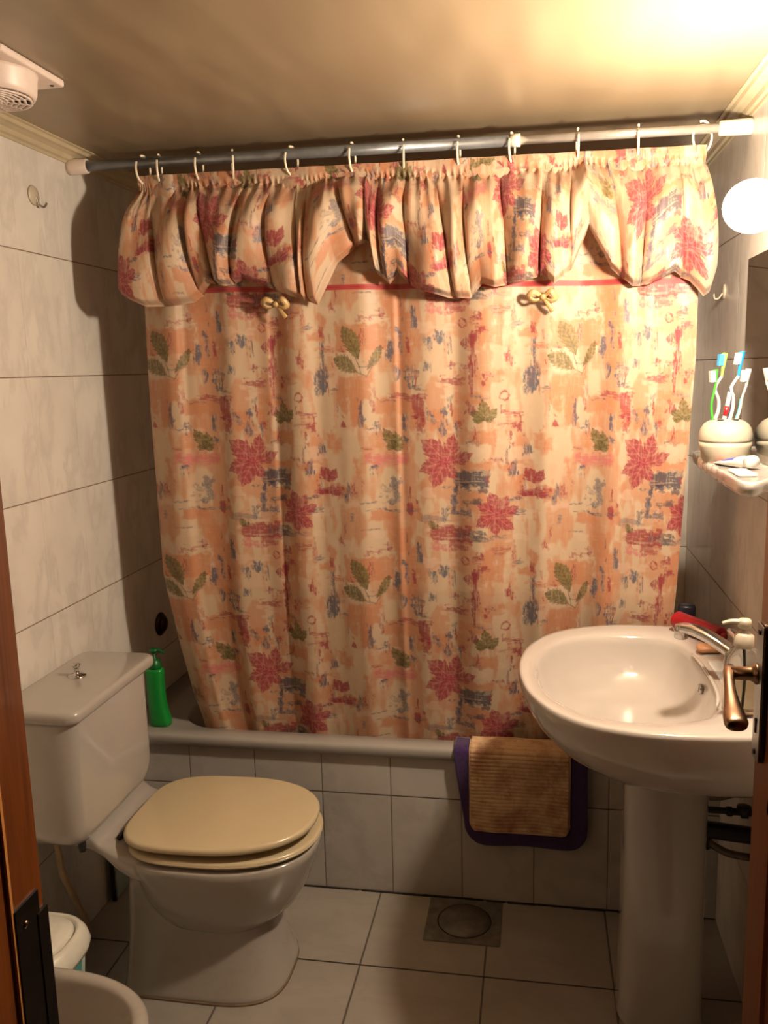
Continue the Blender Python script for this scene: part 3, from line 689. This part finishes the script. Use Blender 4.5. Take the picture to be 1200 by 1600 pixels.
for q in ((.262, -.66), (.262, -.545), (.09, -.545)):
    mesh_obj('screw', *lathe((q[0], q[1], H - .014), [(.0001, 0), (.004, 0), (.0035, -.0015), (.0001, -.002)], 12), M['dark'], fn)

# ------------------------------------------------------------------ floor drain
fd = thing('floor_drain', 'square grey metal floor drain with round cover set at the tub base', 'drain', (1.025, -.1, 0))
mesh_obj('drain_plate', *rbox(.923, 1.126, -.196, -.010, .0002, .003, .002, top=.001), M['drain'], fd)
cx_, cy_ = 1.026, -.104
mesh_obj('drain_cover', *lathe((cx_, cy_, .003), [(.0001, .0), (.070, 0), (.070, .0006), (.0001, .0006)], 64), M['drain'], fd)
mesh_obj('cover_gap', *lathe((cx_, cy_, .003), [(.0705, -.0003), (.0705, .0003), (.0740, .0003), (.0740, -.0003)], 64), M['grime'], fd)

# ------------------------------------------------------------------ green bottle on the tub rim
gb = thing('shampoo_bottle', 'bright green pump bottle on the tub rim beside the toilet tank', 'bottle', (.102, .05, .46))
gx, gy = .103, .048
mesh_obj('bottle_body', *loft([sring(gx + dx, gy, z, a, b, 2.8, 48) for z, a, b, dx in ((.4602, .028, .020, .006), (.464, .032, .023, .006), (.48, .031, .023, .005), (.51, .028, .021, .0), (.55, .0265, .020, -.003), (.60, .027, .020, -.004), (.63, .0275, .020, -.004), (.636, .025, .018, -.003), (.638, .014, .013, -.002))]), M['green'], gb)
mesh_obj('pump_collar', *lathe((gx - .002, gy, .638), [(.018, 0), (.019, .004), (.016, .022), (.009, .028), (.0045, .031), (.0045, .05), (.0001, .05)], 28), M['greend'], gb)
mesh_obj('pump_head', *merge(lathe((gx - .002, gy, .684), [(.006, 0), (.014, .006), (.015, .013), (.0001, .015)], 24), tube([(gx, gy, .692), (gx + .02, gy - .004, .693), (gx + .036, gy - .007, .687)], lambda t: .006 - .003 * t, 12, 5)), M['greend'], gb)

# ------------------------------------------------------------------ curtain rod and rings
yr = -.033
def rz_(x): return 2.041 - .017 * x / W
rdg = thing('curtain_rod', 'grey metal shower curtain rod spanning wall to wall below the ceiling', 'curtain rod', (W / 2, yr, 2.03))
mesh_obj('rod_tube', *tube([(.02, yr, rz_(0)), (1.155, yr, rz_(1.155))], .0132, 24, 0), M['rod'], rdg)
mesh_obj('inner_tube', *tube([(1.14, yr, rz_(1.14)), (1.69, yr, rz_(1.69))], .0108, 24, 0), M['rod2'], rdg)
mesh_obj('joint_collar', *tube([(1.150, yr, rz_(1.15)), (1.174, yr, rz_(1.174))], .0150, 24, 0), M['plastic_w'], rdg)
mesh_obj('end_cap', *lathe((.001, yr, rz_(0)), [(.0001, 0), (.020, 0), (.020, .01), (.0185, .052), (.015, .055), (.015, .05)], 28, 'x'), M['fan'], rdg)
mesh_obj('end_cap', *lathe((W - .001, yr, rz_(W)), [(.0001, 0), (.018, 0), (.018, -.01), (.0165, -.070), (.013, -.073)], 28, 'x'), M['plastic_w'], rdg)
rx = [.208, .253, .361, .451, .606, .762, .890, 1.026, 1.154, 1.308, 1.447, 1.590]
ra = [28, -8, 6, -22, 30, 8, -10, 4, 16, -3, 5, 74]
ordn = ['leftmost', 'second from the left', 'third from the left', 'fourth from the left', 'fifth from the left', 'sixth from the left', 'sixth from the right', 'fifth from the right', 'fourth from the right', 'third from the right', 'second from the right', 'rightmost, turned to show its open C shape']
for x, a, nm in zip(rx, ra, ordn):
    pts = []; zc = rz_(x) + .0165 - .033
    a = math.radians(a)
    for k in range(17):
        ph = math.radians(150 + 318 * k / 16)     # opening faces the room, low
        l, z = .0225 * math.cos(ph), .0345 * math.sin(ph)
        pts.append((x + l * math.sin(a), yr + l * math.cos(a) * .98, zc + z))
    o = mesh_obj('curtain_ring', *tube(pts, .0028, 10, 3), M['ringp'], loc=(x, yr, zc))
    tag(o, 'white plastic curtain ring on the rod, ' + nm, 'curtain ring', 'plastic rings carrying the shower curtain')

# ------------------------------------------------------------------ printed cloth pattern (periodic)
PX, PY = 835, 945
def vnoise(w_, h_, cx, cy, seed):
    r = np.random.default_rng(seed); g = r.random((cy, cx))
    X = (np.arange(w_) / w_ * cx)[None, :]; Yy = (np.arange(h_) / h_ * cy)[:, None]
    x0 = np.floor(X).astype(int); y0 = np.floor(Yy).astype(int); fx = X - x0; fy = Yy - y0
    fx = fx * fx * (3 - 2 * fx); fy = fy * fy * (3 - 2 * fy)
    x1 = (x0 + 1) % cx; y1 = (y0 + 1) % cy; x0 %= cx; y0 %= cy
    return (g[y0, x0] * (1 - fx) + g[y0, x1] * fx) * (1 - fy) + (g[y1, x0] * (1 - fx) + g[y1, x1] * fx) * fy
def fb(cx, cy, seed, o=3):
    s = 0; a = 1; tot = 0
    for i in range(o):
        s = s + a * vnoise(PX, PY, cx * 2 ** i, cy * 2 ** i, seed + i); tot += a; a *= .55
    return s / tot
N1 = fb(40, 14, 1); N2 = fb(60, 60, 5); N3 = fb(16, 50, 9); NS = fb(150, 20, 13, 2); NH = fb(20, 150, 17, 2); NF = fb(160, 180, 23, 2)
WX = (fb(50, 50, 31, 3) - .5) * 46; WY = (fb(50, 50, 41, 3) - .5) * 46
CR = np.array(lin(196, 172, 145)[:3]); OR = np.array(lin(188, 126, 90)[:3]); RD = np.array(lin(142, 44, 58)[:3]); PK = np.array(lin(192, 104, 108)[:3])
BL = np.array(lin(62, 76, 100)[:3]); BD = np.array(lin(44, 54, 76)[:3]); OL = np.array(lin(118, 108, 62)[:3]); OD = np.array(lin(66, 58, 34)[:3])
img = np.broadcast_to(CR, (PY, PX, 3)).copy()
yy_, xx_ = np.mgrid[0:PY, 0:PX].astype(float)
def over(mask, col):
    global img
    img = img * (1 - mask[..., None]) + col * mask[..., None]
def sst(v, a, b): t_ = np.clip((v - a) / (b - a), 0, 1); return t_ * t_ * (3 - 2 * t_)
def rel(cx, cy, wr=1.0):
    dx = (xx_ + WX * wr - cx + PX / 2) % PX - PX / 2; dy = (yy_ + WY * wr - cy + PY / 2) % PY - PY / 2
    return dx, dy
def blob(x0, y0, x1, y1, col, a=.9, rough=1.0, wr=.6, streak=None, soft=7):
    dx, dy = rel((x0 + x1) / 2, (y0 + y1) / 2, wr); hw, hh = abs(x1 - x0) / 2, abs(y1 - y0) / 2
    d = np.minimum(hw - abs(dx), hh - abs(dy))
    n = streak if streak is not None else N2
    m = sst(d + (n - .5) * 26 * rough * min(1, min(hw, hh) / 12 + .35), -soft * .3, soft * .7)
    if soft < 10: m = m * (1 - .5 * sst((NS if hh > hw else NH) + (NF - .5) * .5 - np.clip(d, 0, 14) * .006, .50, .66))
    over(m * a, col)
# soft orange underpainting
over(sst(fb(14, 6, 51), .47, .60) * .62, OR); over(sst(fb(22, 7, 61), .56, .66) * .5, OR)
over(sst(fb(9, 22, 71), .62, .72) * .45, np.array(lin(210, 185, 164)[:3]))
for r in [(365,70,400,350),(300,90,360,230),(450,170,530,210),(580,140,790,250),(575,345,725,440),(800,100,880,330),(780,20,860,120),(200,410,330,460),(590,430,640,560),(640,430,690,540),(740,430,890,500),(860,470,930,560),(190,460,240,540),(250,560,370,620),(180,680,350,720),(380,690,450,720),(640,670,670,760),(440,740,480,830),(520,570,600,640),(250,800,330,900),(560,780,620,850),(720,560,760,640),(830,610,860,700),(500,100,540,170),(940,480,1000,560),(700,890,800,935),(300,860,420,940),(860,840,900,930)]:
    blob(*r, OR, .82, 1.0, .5, N1, 14)
for r in [(600,260,700,330),(200,200,260,330),(440,220,520,330),(520,650,620,760),(350,230,420,330),(560,480,640,600),(920,190,1010,330)]:
    blob(*r, CR, .75, 1.0, .6, N1, 20)
# pink and red
blob(935,5,1110,75,RD,.85,1.3,.7,NH); blob(1005,60,1080,110,RD,.7,1.6,.7); blob(930,75,1010,110,PK,.7,1.6,.7)
blob(690,652,855,700,PK,.75,1.6,.8,NH); blob(790,412,935,440,RD,.75,1.5,.6,NH); blob(882,425,932,520,RD,.8,1.2,.6); blob(895,500,922,575,RD,.7,1.3,.7)
for r in [(272,185,298,350),(292,160,345,190),(318,335,350,395),(411,170,424,290),(403,268,432,300),(285,96,318,136),(226,210,246,236),(192,296,220,325),(150,352,216,366),(160,368,214,380),(360,90,430,104),(355,106,410,114),(682,114,706,130),(722,112,742,132),(756,104,795,126),(505,150,530,190),(562,230,574,340),(600,235,622,250),(862,200,872,255),(240,440,262,500),(262,470,285,500),(384,452,405,505),(400,485,474,505),(455,500,476,570),(384,530,470,546),(192,460,206,540),(204,526,240,545),(424,560,436,610),(602,480,610,502),(616,480,624,500),(716,408,726,440),(718,440,730,482),(455,760,470,806),(500,790,585,828),(450,806,520,826),(852,795,868,840),(868,830,890,880),(842,860,870,905),(1106,120,1145,150),(1102,190,1118,420),(1070,310,1098,330),(1018,362,1084,372),(1024,376,1078,384)]:
    blob(*r, RD, .82, 1.4, .7, N1 if (r[3]-r[1]) > (r[2]-r[0]) else NH, 6)
for (cx, cy, r) in ((238,148,15),(405,425,17)):
    dx, dy = rel(cx, cy, .3); rr = np.hypot(dx, dy); over(sst(5 - abs(rr - r) + (N2 - .5) * 8, 0, 3) * .8, RD)
dx, dy = rel(603, 532, .3); over(sst(np.minimum(14 - dy, (dy + 18) * .6 - abs(dx)) + (N2 - .5) * 8, 0, 3) * .85, RD)
# blues
for r in [(482,310,540,415),(508,205,528,310),(555,392,588,408),(930,192,958,250),(966,172,1000,230),(878,80,902,162),(780,204,808,288),(825,150,838,262),(815,312,840,358),(856,302,866,392),(876,302,886,390),(850,318,906,330),(850,345,906,356),(858,385,916,400),(672,432,690,550),(832,486,854,562),(732,530,744,600),(700,545,748,553),(836,586,868,602),(840,602,852,640),(410,618,424,690),(422,684,446,745),(440,720,462,745),(474,618,512,658),(440,142,470,160),(602,775,620,850),(668,852,800,862),(684,882,742,894),(752,888,822,904),(240,606,308,614),(416,826,470,842),(424,878,482,898),(1014,432,1024,480),(990,470,1010,540),(968,542,1002,580),(710,692,736,712),(716,706,728,760),(152,878,165,935),(470,330,484,380),(1040,540,1052,590),(930,290,946,330)]:
    blob(*r, BL, .85, 1.3, .6, NS if (r[3]-r[1]) > (r[2]-r[0]) else NH, 6)
blob(780,755,822,850,BL,.6,1.8,.7); blob(740,790,790,830,BL,.4,1.8,.7)
blob(196,718,344,786,BD,.85,.8,.5,NH); blob(192,776,216,880,BD,.7,1.4,.5); blob(300,780,332,806,BD,.7,1.2,.5); blob(228,832,310,860,BD,.75,1.3,.6,NH)
blob(1030,762,1100,800,BD,.8,1.2,.6,NH); blob(1012,800,1046,905,BL,.7,1.7,.6); blob(1050,872,1100,905,BL,.7,1.5,.6)
blob(205,20,330,62,BD,.5,1.8,.8,NH); blob(1100,20,1165,66,BD,.6,1.4,.7,NH); blob(60,905,180,935,BL,.5,1.6,.6,NH)
rs_ = np.random.default_rng(5)
for i in range(70):
    x_, y_ = rs_.uniform(0, PX), rs_.uniform(0, PY); cchoice = rs_.random()
    if rs_.random() < .65: w__, h__ = rs_.uniform(7, 16), rs_.uniform(25, 80)
    else: w__, h__ = rs_.uniform(25, 80), rs_.uniform(5, 12)
    blob(x_, y_, x_ + w__, y_ + h__, BL if cchoice < .3 else RD if cchoice < .62 else OR, .8, 1.5, .7, NS if h__ > w__ else NH, 5)
# leaves
def leaf(cx, cy, L, Wd, ang, col, dark, serr=7, a=.92, vein=None, tip=1.0):
    dx, dy = rel(cx, cy, .07); ca, sa = math.cos(ang), math.sin(ang)
    p = dx * ca + dy * sa; q = -dx * sa + dy * ca; tt = np.clip(p / L + .5, 0, 1)
    q = q + L * .05 * np.sin(tt * PI)
    saw = np.mod((tt + abs(q) / L * .5) * serr, 1)
    hw = Wd / 2 * np.sin(PI * tt ** .85) ** .85 * (1 - .30 * saw * (tt < .93))
    if tip != 1.0: hw = hw * np.clip(tt * 3.2, 0, 1) ** .6
    m = sst(hw - abs(q) + (NF - .5) * 4, 0, 2.5) * ((p > -L / 2) & (p < L / 2))
    m = m * (1 - .3 * sst(NF, .62, .76))
    ribs = np.mod((tt + abs(q) / L * .9) * serr, 1); rb = sst(.22 - abs(ribs - .5), 0, .15) * sst(hw - abs(q), 1, 6)
    edge = sst(4.5 - (hw - abs(q)), 0, 3)
    shade = np.clip(.75 * edge + .55 * rb + .3 * sst(N2, .45, .65), 0, 1)[..., None]
    c = col * (1 - shade) + dark * shade
    vc = dark if vein is None else vein
    v = np.clip(sst(2.0 - abs(q), 0, 1.5) * .8 + rb * (.45 if vein is not None else 0), 0, 1)[..., None]
    global img
    mm = (m * a)[..., None]; img = img * (1 - mm) + (c * (1 - v) + vc * v) * mm
# orientation: tip direction ang+pi? base at +x end
def stem(x0, y0, x1, y1, col, w_=2.5):
    dx, dy = rel(x0, y0, .2); vx, vy = x1 - x0, y1 - y0; L2 = vx * vx + vy * vy
    t_ = np.clip((dx * vx + dy * vy) / L2, 0, 1); over(sst(w_ - np.hypot(dx - t_ * vx, dy - t_ * vy), 0, 2) * .8, col)
stem(672, 270, 690, 335, OD); stem(665, 325, 710, 345, OD); stem(730, 310, 708, 350, OD); stem(708, 345, 735, 420, PK, 2)
leaf(648, 215, 145, 82, math.radians(62), OL, OD); leaf(622, 302, 120, 76, math.radians(28), OL, OD); leaf(737, 272, 112, 40, math.radians(118), OL, OD)
def flower(cx, cy, petals, col, dark, base_a=0, vein=None):
    for ang, L, wd in petals:
        a_ = math.radians(ang + base_a); leaf(cx + math.cos(a_) * L * .5, cy + math.sin(a_) * L * .5, L * 1.08, wd * 1.3, a_ + PI, col, dark, 4, .9, vein, 1.2)
flower(322, 520, [(-95,82,40),(-150,62,32),(-40,70,36),(-178,46,26),(170,40,24),(-10,44,24)], OL, OD)
flower(800, 640, [(-115,95,42),(-60,60,34),(-160,36,22),(-85,78,34),(-20,40,24)], OL, OD)
flower(108, 20, [(-100,40,24),(-40,34,18)], OL, OD)
RDk = np.array(lin(140, 36, 60)[:3]); RLt = np.array(lin(196, 110, 112)[:3])
flower(1000, 690, [(-135,130,70),(-75,120,55),(-20,120,46),(60,80,44),(115,115,62),(160,110,52),(-165,70,34)], RD, RDk, 0, RLt)
flower(368, 900, [(-105,100,52),(-60,95,40),(-150,90,44),(-20,100,40),(40,95,44),(90,85,44),(150,95,46)], RD, RDk, 0, RLt)
flower(520, 770, [(-120,70,46),(-55,68,40)], RD, RDk); flower(520, 815, [(180,60,26),(0,60,24)], RD, RDk)
# white-ish vein strokes over reds and fibre breakup
over(sst(NS, .62, .74) * .25, CR); over(sst(NH, .66, .76) * .2, CR)
img = np.clip(img, 0, 1)
def sample(u, v):
    # u, v in print units, periodic bilinear
    u = np.mod(u, PX); v = np.mod(v, PY); x0 = np.floor(u).astype(int); y0 = np.floor(v).astype(int); fx = (u - x0)[..., None]; fy = (v - y0)[..., None]
    x0 %= PX; y0 %= PY; x1 = (x0 + 1) % PX; y1 = (y0 + 1) % PY
    return (img[y0, x0] * (1 - fx) + img[y0, x1] * fx) * (1 - fy) + (img[y1, x0] * (1 - fx) + img[y1, x1] * fx) * fy
def cloth_grid(name, X, Yg, Z, C, parent, mat):
    nr, nc = X.shape; base = parent['_base']
    co = np.stack([X - base[0], Yg - base[1], Z - base[2]], -1).reshape(-1, 3).astype(np.float32)
    idx = np.arange(nr * nc).reshape(nr, nc)
    q = np.stack([idx[:-1, :-1], idx[1:, :-1], idx[1:, 1:], idx[:-1, 1:]], -1).reshape(-1, 4)
    me = bpy.data.meshes.new(name); me.vertices.add(len(co)); me.vertices.foreach_set('co', co.ravel())
    nf = len(q); me.loops.add(nf * 4); me.loops.foreach_set('vertex_index', q.ravel().astype(np.int32))
    me.polygons.add(nf); me.polygons.foreach_set('loop_start', np.arange(0, nf * 4, 4, dtype=np.int32))
    me.update(calc_edges=True); me.polygons.foreach_set('use_smooth', np.ones(nf, bool))
    at = me.color_attributes.new('Print', 'FLOAT_COLOR', 'POINT')
    cc = np.concatenate([C.reshape(-1, 3), np.ones((len(co), 1))], 1).astype(np.float32); at.data.foreach_set('color', cc.ravel())
    me.materials.append(mat); me.update()
    o = bpy.data.objects.new(name, me); SC.collection.objects.link(o); o.parent = parent
    return o
cu = thing('shower_curtain', 'floral peach shower curtain with blue, red and olive print and gathered valance', 'shower curtain', (.88, yr, .42))
# main panel
UU = np.linspace(-30, 845, 900); ZZ = np.linspace(0, 1, 900)
ux = np.array([-30, 0, 135, 320, 455, 640, 775, 845]); xx = np.array([.172, .236, .465, .748, .99, 1.299, 1.496, 1.592])
U, T = np.meshgrid(UU, ZZ)
X0 = np.interp(U, ux, xx)
ztop = 2.004 - .012 * (X0 - .2)
Z = ztop - T * (ztop - .405)
topf = np.clip((Z - .9) / 1.1, 0, 1)
Xc = X0.copy()
left = np.clip((.45 - X0) / .28, 0, 1)
Xc += left * np.interp(Z, [.40, .47, .55, .7, .93, 1.4, 2.0], [.058, .046, .026, .004, -.022, -.012, .012])
rgt = np.clip((X0 - 1.2) / .39, 0, 1)
Xc += rgt * np.interp(Z, [.4, .93, 1.5, 1.7, 2.0], [-.05, -.022, 0, 0.0, 0.0])
fold = (.75 * np.sin(2 * PI * X0 / .165 + 1.0 + .5 * np.sin(Z * 2.1)) + .16 * np.sin(2 * PI * X0 / .092 + 2 + .8 * np.sin(2.6 * Z)) + .6 * np.sin(2 * PI * X0 / .41 + .6) + .05 * np.sin(2 * PI * X0 / .052 + 1.5 * np.sin(3 * Z)))
amp = np.interp(Z, [.4, .6, 1.0, 1.6, 2.0], [.013, .017, .0170, .013, .005])
Yc = np.interp(Z, [.4, .47, .55, .9, 1.5, 1.75, 2.0], [.078, .072, .060, .012, -.022, -.030, -.033]) + fold * amp
# pressed seam where a fold catches the light
for (xs, s) in ((.86, .008), (.285, .010), (.52, .005)):
    Yc += s * np.tanh((X0 - xs) / .006) * np.exp(-((X0 - xs) / .05) ** 2) * np.interp(Z, [.4, 1, 1.7], [.4, 1, .8])
Yc += -.02 * np.clip((.19 - X0) / .02, 0, 1) * -1
vpx = 450 + 0 * Z
Vp = (550 + (1.542 - Z - .010 * (X0 - .75)) * 585 - 450) * 2.609
Up = (U + 253) * 2.609
# stretch compensation so the motifs sit as printed
C = sample(Up, Vp - 10)
bz = 1.713 - .026 * (X0 - .38) / 1.2
band = sst(.0075 - abs(Z - bz) + .0, 0, .0015)[..., None]
C = C * (1 - band) + np.array(lin(176, 62, 62)[:3]) * band
band2 = sst(.0016 - abs(Z - bz - .0), 0, .0008)[..., None] * .5
C = C * (1 - band2) + np.array(lin(130, 40, 48)[:3]) * band2
cloth_grid('curtain_panel', Xc, Yc, Z, C, cu, M['cloth'])
# valance: puffed, gathered flounce
S = np.linspace(0, 1, 1400); Tv = np.linspace(0, 1, 260)
SS, TT = np.meshgrid(S, Tv)
# crease positions: px at the gather and px at the hem, turned to metres
tops = [218, 240, 300, 322, 395, 440, 484, 500, 548, 590, 612, 656, 700, 742, 800, 862, 905, 960, 1010, 1058, 1096]
bots = [180, 258, 316, 345, 374, 440, 490, 499, 580, 602, 625, 664, 738, 762, 818, 867, 912, 990, 1018, 1076, 1127]
mt = lambda p: .2 + (p - 222) * (1.600 - .2) / (1096 - 222)
mb = lambda p: .140 + (p - 178) * (1.629 - .140) / (1127 - 178)
tx = np.array([mt(p) for p in tops]); bx_ = np.array([mb(p) for p in bots]); nk = len(tops) - 1
sk_ = np.linspace(0, 1, nk + 1)
# spread creases evenly in cloth space by their mean spacing
wdt = (np.diff(tx) + np.diff(bx_)) / 2; wdt = wdt ** .8; sk_ = np.concatenate([[0], np.cumsum(wdt) / wdt.sum()])
hemx = np.array([.14,.216,.299,.337,.39,.43,.477,.531,.586,.666,.681,.723,.777,.812,.823,.852,.878,.91,.941,1.002,1.053,1.083,1.114,1.182,1.231,1.255,1.297,1.334,1.386,1.437,1.474,1.531,1.567,1.597,1.613,1.629])
hemz = np.array([1.703,1.666,1.67,1.675,1.719,1.711,1.727,1.707,1.686,1.656,1.682,1.755,1.795,1.799,1.725,1.70,1.723,1.691,1.678,1.66,1.658,1.69,1.68,1.692,1.707,1.683,1.718,1.809,1.714,1.67,1.674,1.70,1.676,1.64,1.651,1.70])
HEAD = .022      # header band above the gather, as a share of the height handled apart
Tn = TT
ftop = np.interp(SS, sk_, tx); fbot = np.interp(SS, sk_, bx_)
prog = np.clip((Tn - .10) / .90, 0, 1)
Xv = ftop * (1 - prog ** .9) + fbot * prog ** .9
zt = 2.006 - .012 * (Xv - .2); zh = np.interp(fbot, hemx, hemz)
Zv = zt - Tn * (zt - zh) * 1.0
# puff arch between creases
kk = np.clip(np.searchsorted(sk_, SS.ravel(), side='right').reshape(SS.shape) - 1, 0, nk - 1)
loc = (SS - sk_[kk]) / (sk_[kk + 1] - sk_[kk])
arch = np.sin(PI * np.clip(loc, 0, 1)) ** .6
pw = (wdt[kk] / wdt.max()) ** .5
hr = np.random.default_rng(3).uniform(.7, 1.15, nk)[kk]
grow = sst(Tn, .10, .45)
billow = np.sin(PI * np.clip(Tn, 0, 1) ** 1.15 * .86) 
Yv = -.040 - .055 * billow * (Tn > .10) * sst(Tn, .10, .3) - .034 * arch * pw * hr * grow
# slanting sweep of each puff
Yv += -.010 * np.sin(2 * PI * (loc * .7 + Tn * .9 + kk * .37)) * grow
# tight little gathers on the elastic
gath = np.exp(-((Tn - .115) / .035) ** 2)
Yv += .0045 * gath * np.sin(SS * 2 * PI * 95 + 3 * np.sin(SS * 40)) + .010 * gath
decay = np.exp(-np.clip(Tn - .115, 0, 1) / .18) * (Tn > .115)
Yv += .005 * decay * np.sin(SS * 2 * PI * 48 + 2 * np.sin(SS * 33))
Yv += .0025 * np.sin(SS * 2 * PI * 11) * (Tn < .1)
# side flare to the left and right edges
Yv -= .035 * prog * np.exp(-(SS / .03) ** 2)
# hem rolls back under
roll = sst(Tn, .93, 1.0)
Yv += .020 * roll
Zv += .006 * roll
Uv = (SS * 1380 + 40 * np.sin(SS * 9)) * 2.5 + 330; Vv = (Tn * 165) * 2.609 + 520 + 60 * np.sin(SS * 21)
Cv = sample(Uv, Vv)
cloth_grid('valance', Xv, Yv, Zv, Cv, cu, M['cloth'])
# gold bows
for bxx, bzz in ((.556, 1.668), (1.229, 1.660)):
    g = [tube([(bxx, -.052, bzz), (bxx - .022, -.066, bzz + .012), (bxx - .034, -.060, bzz + .002), (bxx - .020, -.058, bzz - .008), (bxx, -.052, bzz)], lambda t: .0045 + .004 * math.sin(PI * t) , 10, 6, flat=(1, .5)),
         tube([(bxx, -.052, bzz), (bxx + .018, -.068, bzz + .012), (bxx + .030, -.060, bzz - .004), (bxx + .018, -.058, bzz - .010), (bxx, -.052, bzz)], lambda t: .0045 + .004 * math.sin(PI * t), 10, 6, flat=(1, .5)),
         tube([(bxx, -.055, bzz), (bxx + .014, -.058, bzz - .020), (bxx + .024, -.054, bzz - .034)], lambda t: .004 + .003 * t, 8, 5, flat=(1, .4)), sphere((bxx, -.060, bzz), .008, 14, 8)]
    mesh_obj('bow', *merge(*g), M['gold'], cu)

# ------------------------------------------------------------------ bath mat draped over tub rim
bm_ = thing('bath_mat', 'purple-edged beige ribbed bath mat draped over the tub rim', 'bath mat', (1.17, -.03, .3))
path = [(.0385, .4685), (.036, .469), (.034, .469), (.030, .4685), (.005, .4695), (-.014, .4685), (-.026, .463), (-.0305, .448), (-.031, .42), (-.030, .38), (-.029, .33), (-.028, .28), (-.028, .23), (-.028, .19)]
pp = spline([(0, a, b) for a, b in path], 14)
seg = [0]
for i in range(1, len(pp)): seg.append(seg[-1] + (pp[i] - pp[i - 1]).length)
seg = np.array(seg); LT = seg[-1]
py = np.array([p.y for p in pp]); pz = np.array([p.z for p in pp])
def on_path(s): return np.interp(s, seg, py), np.interp(s, seg, pz)
def outline(d, inset):   # half-extents at distance d from the bottom end, rounded corners
    l = np.interp(d, [0, .06, .25, 1], [1.028, 1.022, .996, .993]) + inset; r = np.interp(d, [0, .06, .25, 1], [1.352, 1.355, 1.353, 1.350]) - inset
    if inset > .03: l, r = .994 + inset, 1.352 - inset
    return l, r
def matmesh(name, inset, off, mat, rib, s_end_off, rad, nr, nc=60):
    s1 = LT - s_end_off; rows = np.linspace(0.0, s1, nr); V = []; F = []
    for s in rows:
        d = s1 - s; l, r = outline(d + s_end_off, inset)
        k = 0 if d > rad else rad - math.sqrt(max(0, rad * rad - (rad - d) ** 2))
        l += k; r -= k
        s_ = s
        yv, zv = on_path(s_); y2, z2 = on_path(min(LT, s_ + .002)); y1, z1 = on_path(max(0, s_ - .002))
        ty, tz = y2 - y1, z2 - z1; n_ = math.hypot(ty, tz) or 1; ny, nz = tz / n_, -ty / n_
        for j in range(nc + 1):
            x = l + (r - l) * j / nc
            o_ = off + (rib * (abs(math.sin(PI * s / .0105)) ** .7) if rib else 0) + .0012 * math.sin(x * 40 + s * 25)
            V.append((x, yv + ny * o_, zv + nz * o_ - (.0025 * math.sin(x * 30) * (1 if d < .1 else 0))))
    m = nc + 1
    top = len(V)
    for i in range(nr - 1):
        for j in range(nc): F.append((i * m + j, i * m + j + 1, (i + 1) * m + j + 1, (i + 1) * m + j))
    # thickness: back side
    o = mesh_obj(name, V, F, mat, bm_)
    md = o.modifiers.new('thick', 'SOLIDIFY'); md.thickness = .005; md.offset = 0
    return o
import bmesh as _b
mm1 = matmesh('purple_border', 0, .000, M['purple'], 0, 0, .05, 90)
mm2 = matmesh('ribbed_panel', .047, .0042, M['matrib'], .0036, .043, .022, 420)
# pale piping around the panel
pts = []
s1 = LT - .043
for s in np.linspace(.02, s1 - .024, 26):
    l, r = outline(LT - s, .045); yv, zv = on_path(s); y2, z2 = on_path(s + .002); n_ = math.hypot(y2 - yv, z2 - zv); ny, nz = (z2 - zv) / n_, -(y2 - yv) / n_
    pts.append((l, yv + ny * .0055, zv + nz * .0055))
lx, rxx = outline(.05, .045)
yv, zv = on_path(s1 - .007); pts.append((lx + .007, yv - .0055, zv))
yv, zv = on_path(s1); pts.append((lx + .025, yv - .0055, zv)); pts.append(((lx + rxx) / 2, yv - .0055, zv)); pts.append((rxx - .025, yv - .0055, zv))
yv, zv = on_path(s1 - .007); pts.append((rxx - .007, yv - .0055, zv))
for s in np.linspace(s1 - .024, .02, 26):
    l, r = outline(LT - s, .045); yv, zv = on_path(s); y2, z2 = on_path(s + .002); n_ = math.hypot(y2 - yv, z2 - zv); ny, nz = (z2 - zv) / n_, -(y2 - yv) / n_
    pts.append((r, yv + ny * .0055, zv + nz * .0055))
mesh_obj('piping', *tube(pts, .0022, 8, 3), M['piping'], bm_)

for o in bpy.data.objects:
    if '_base' in o: del o['_base']
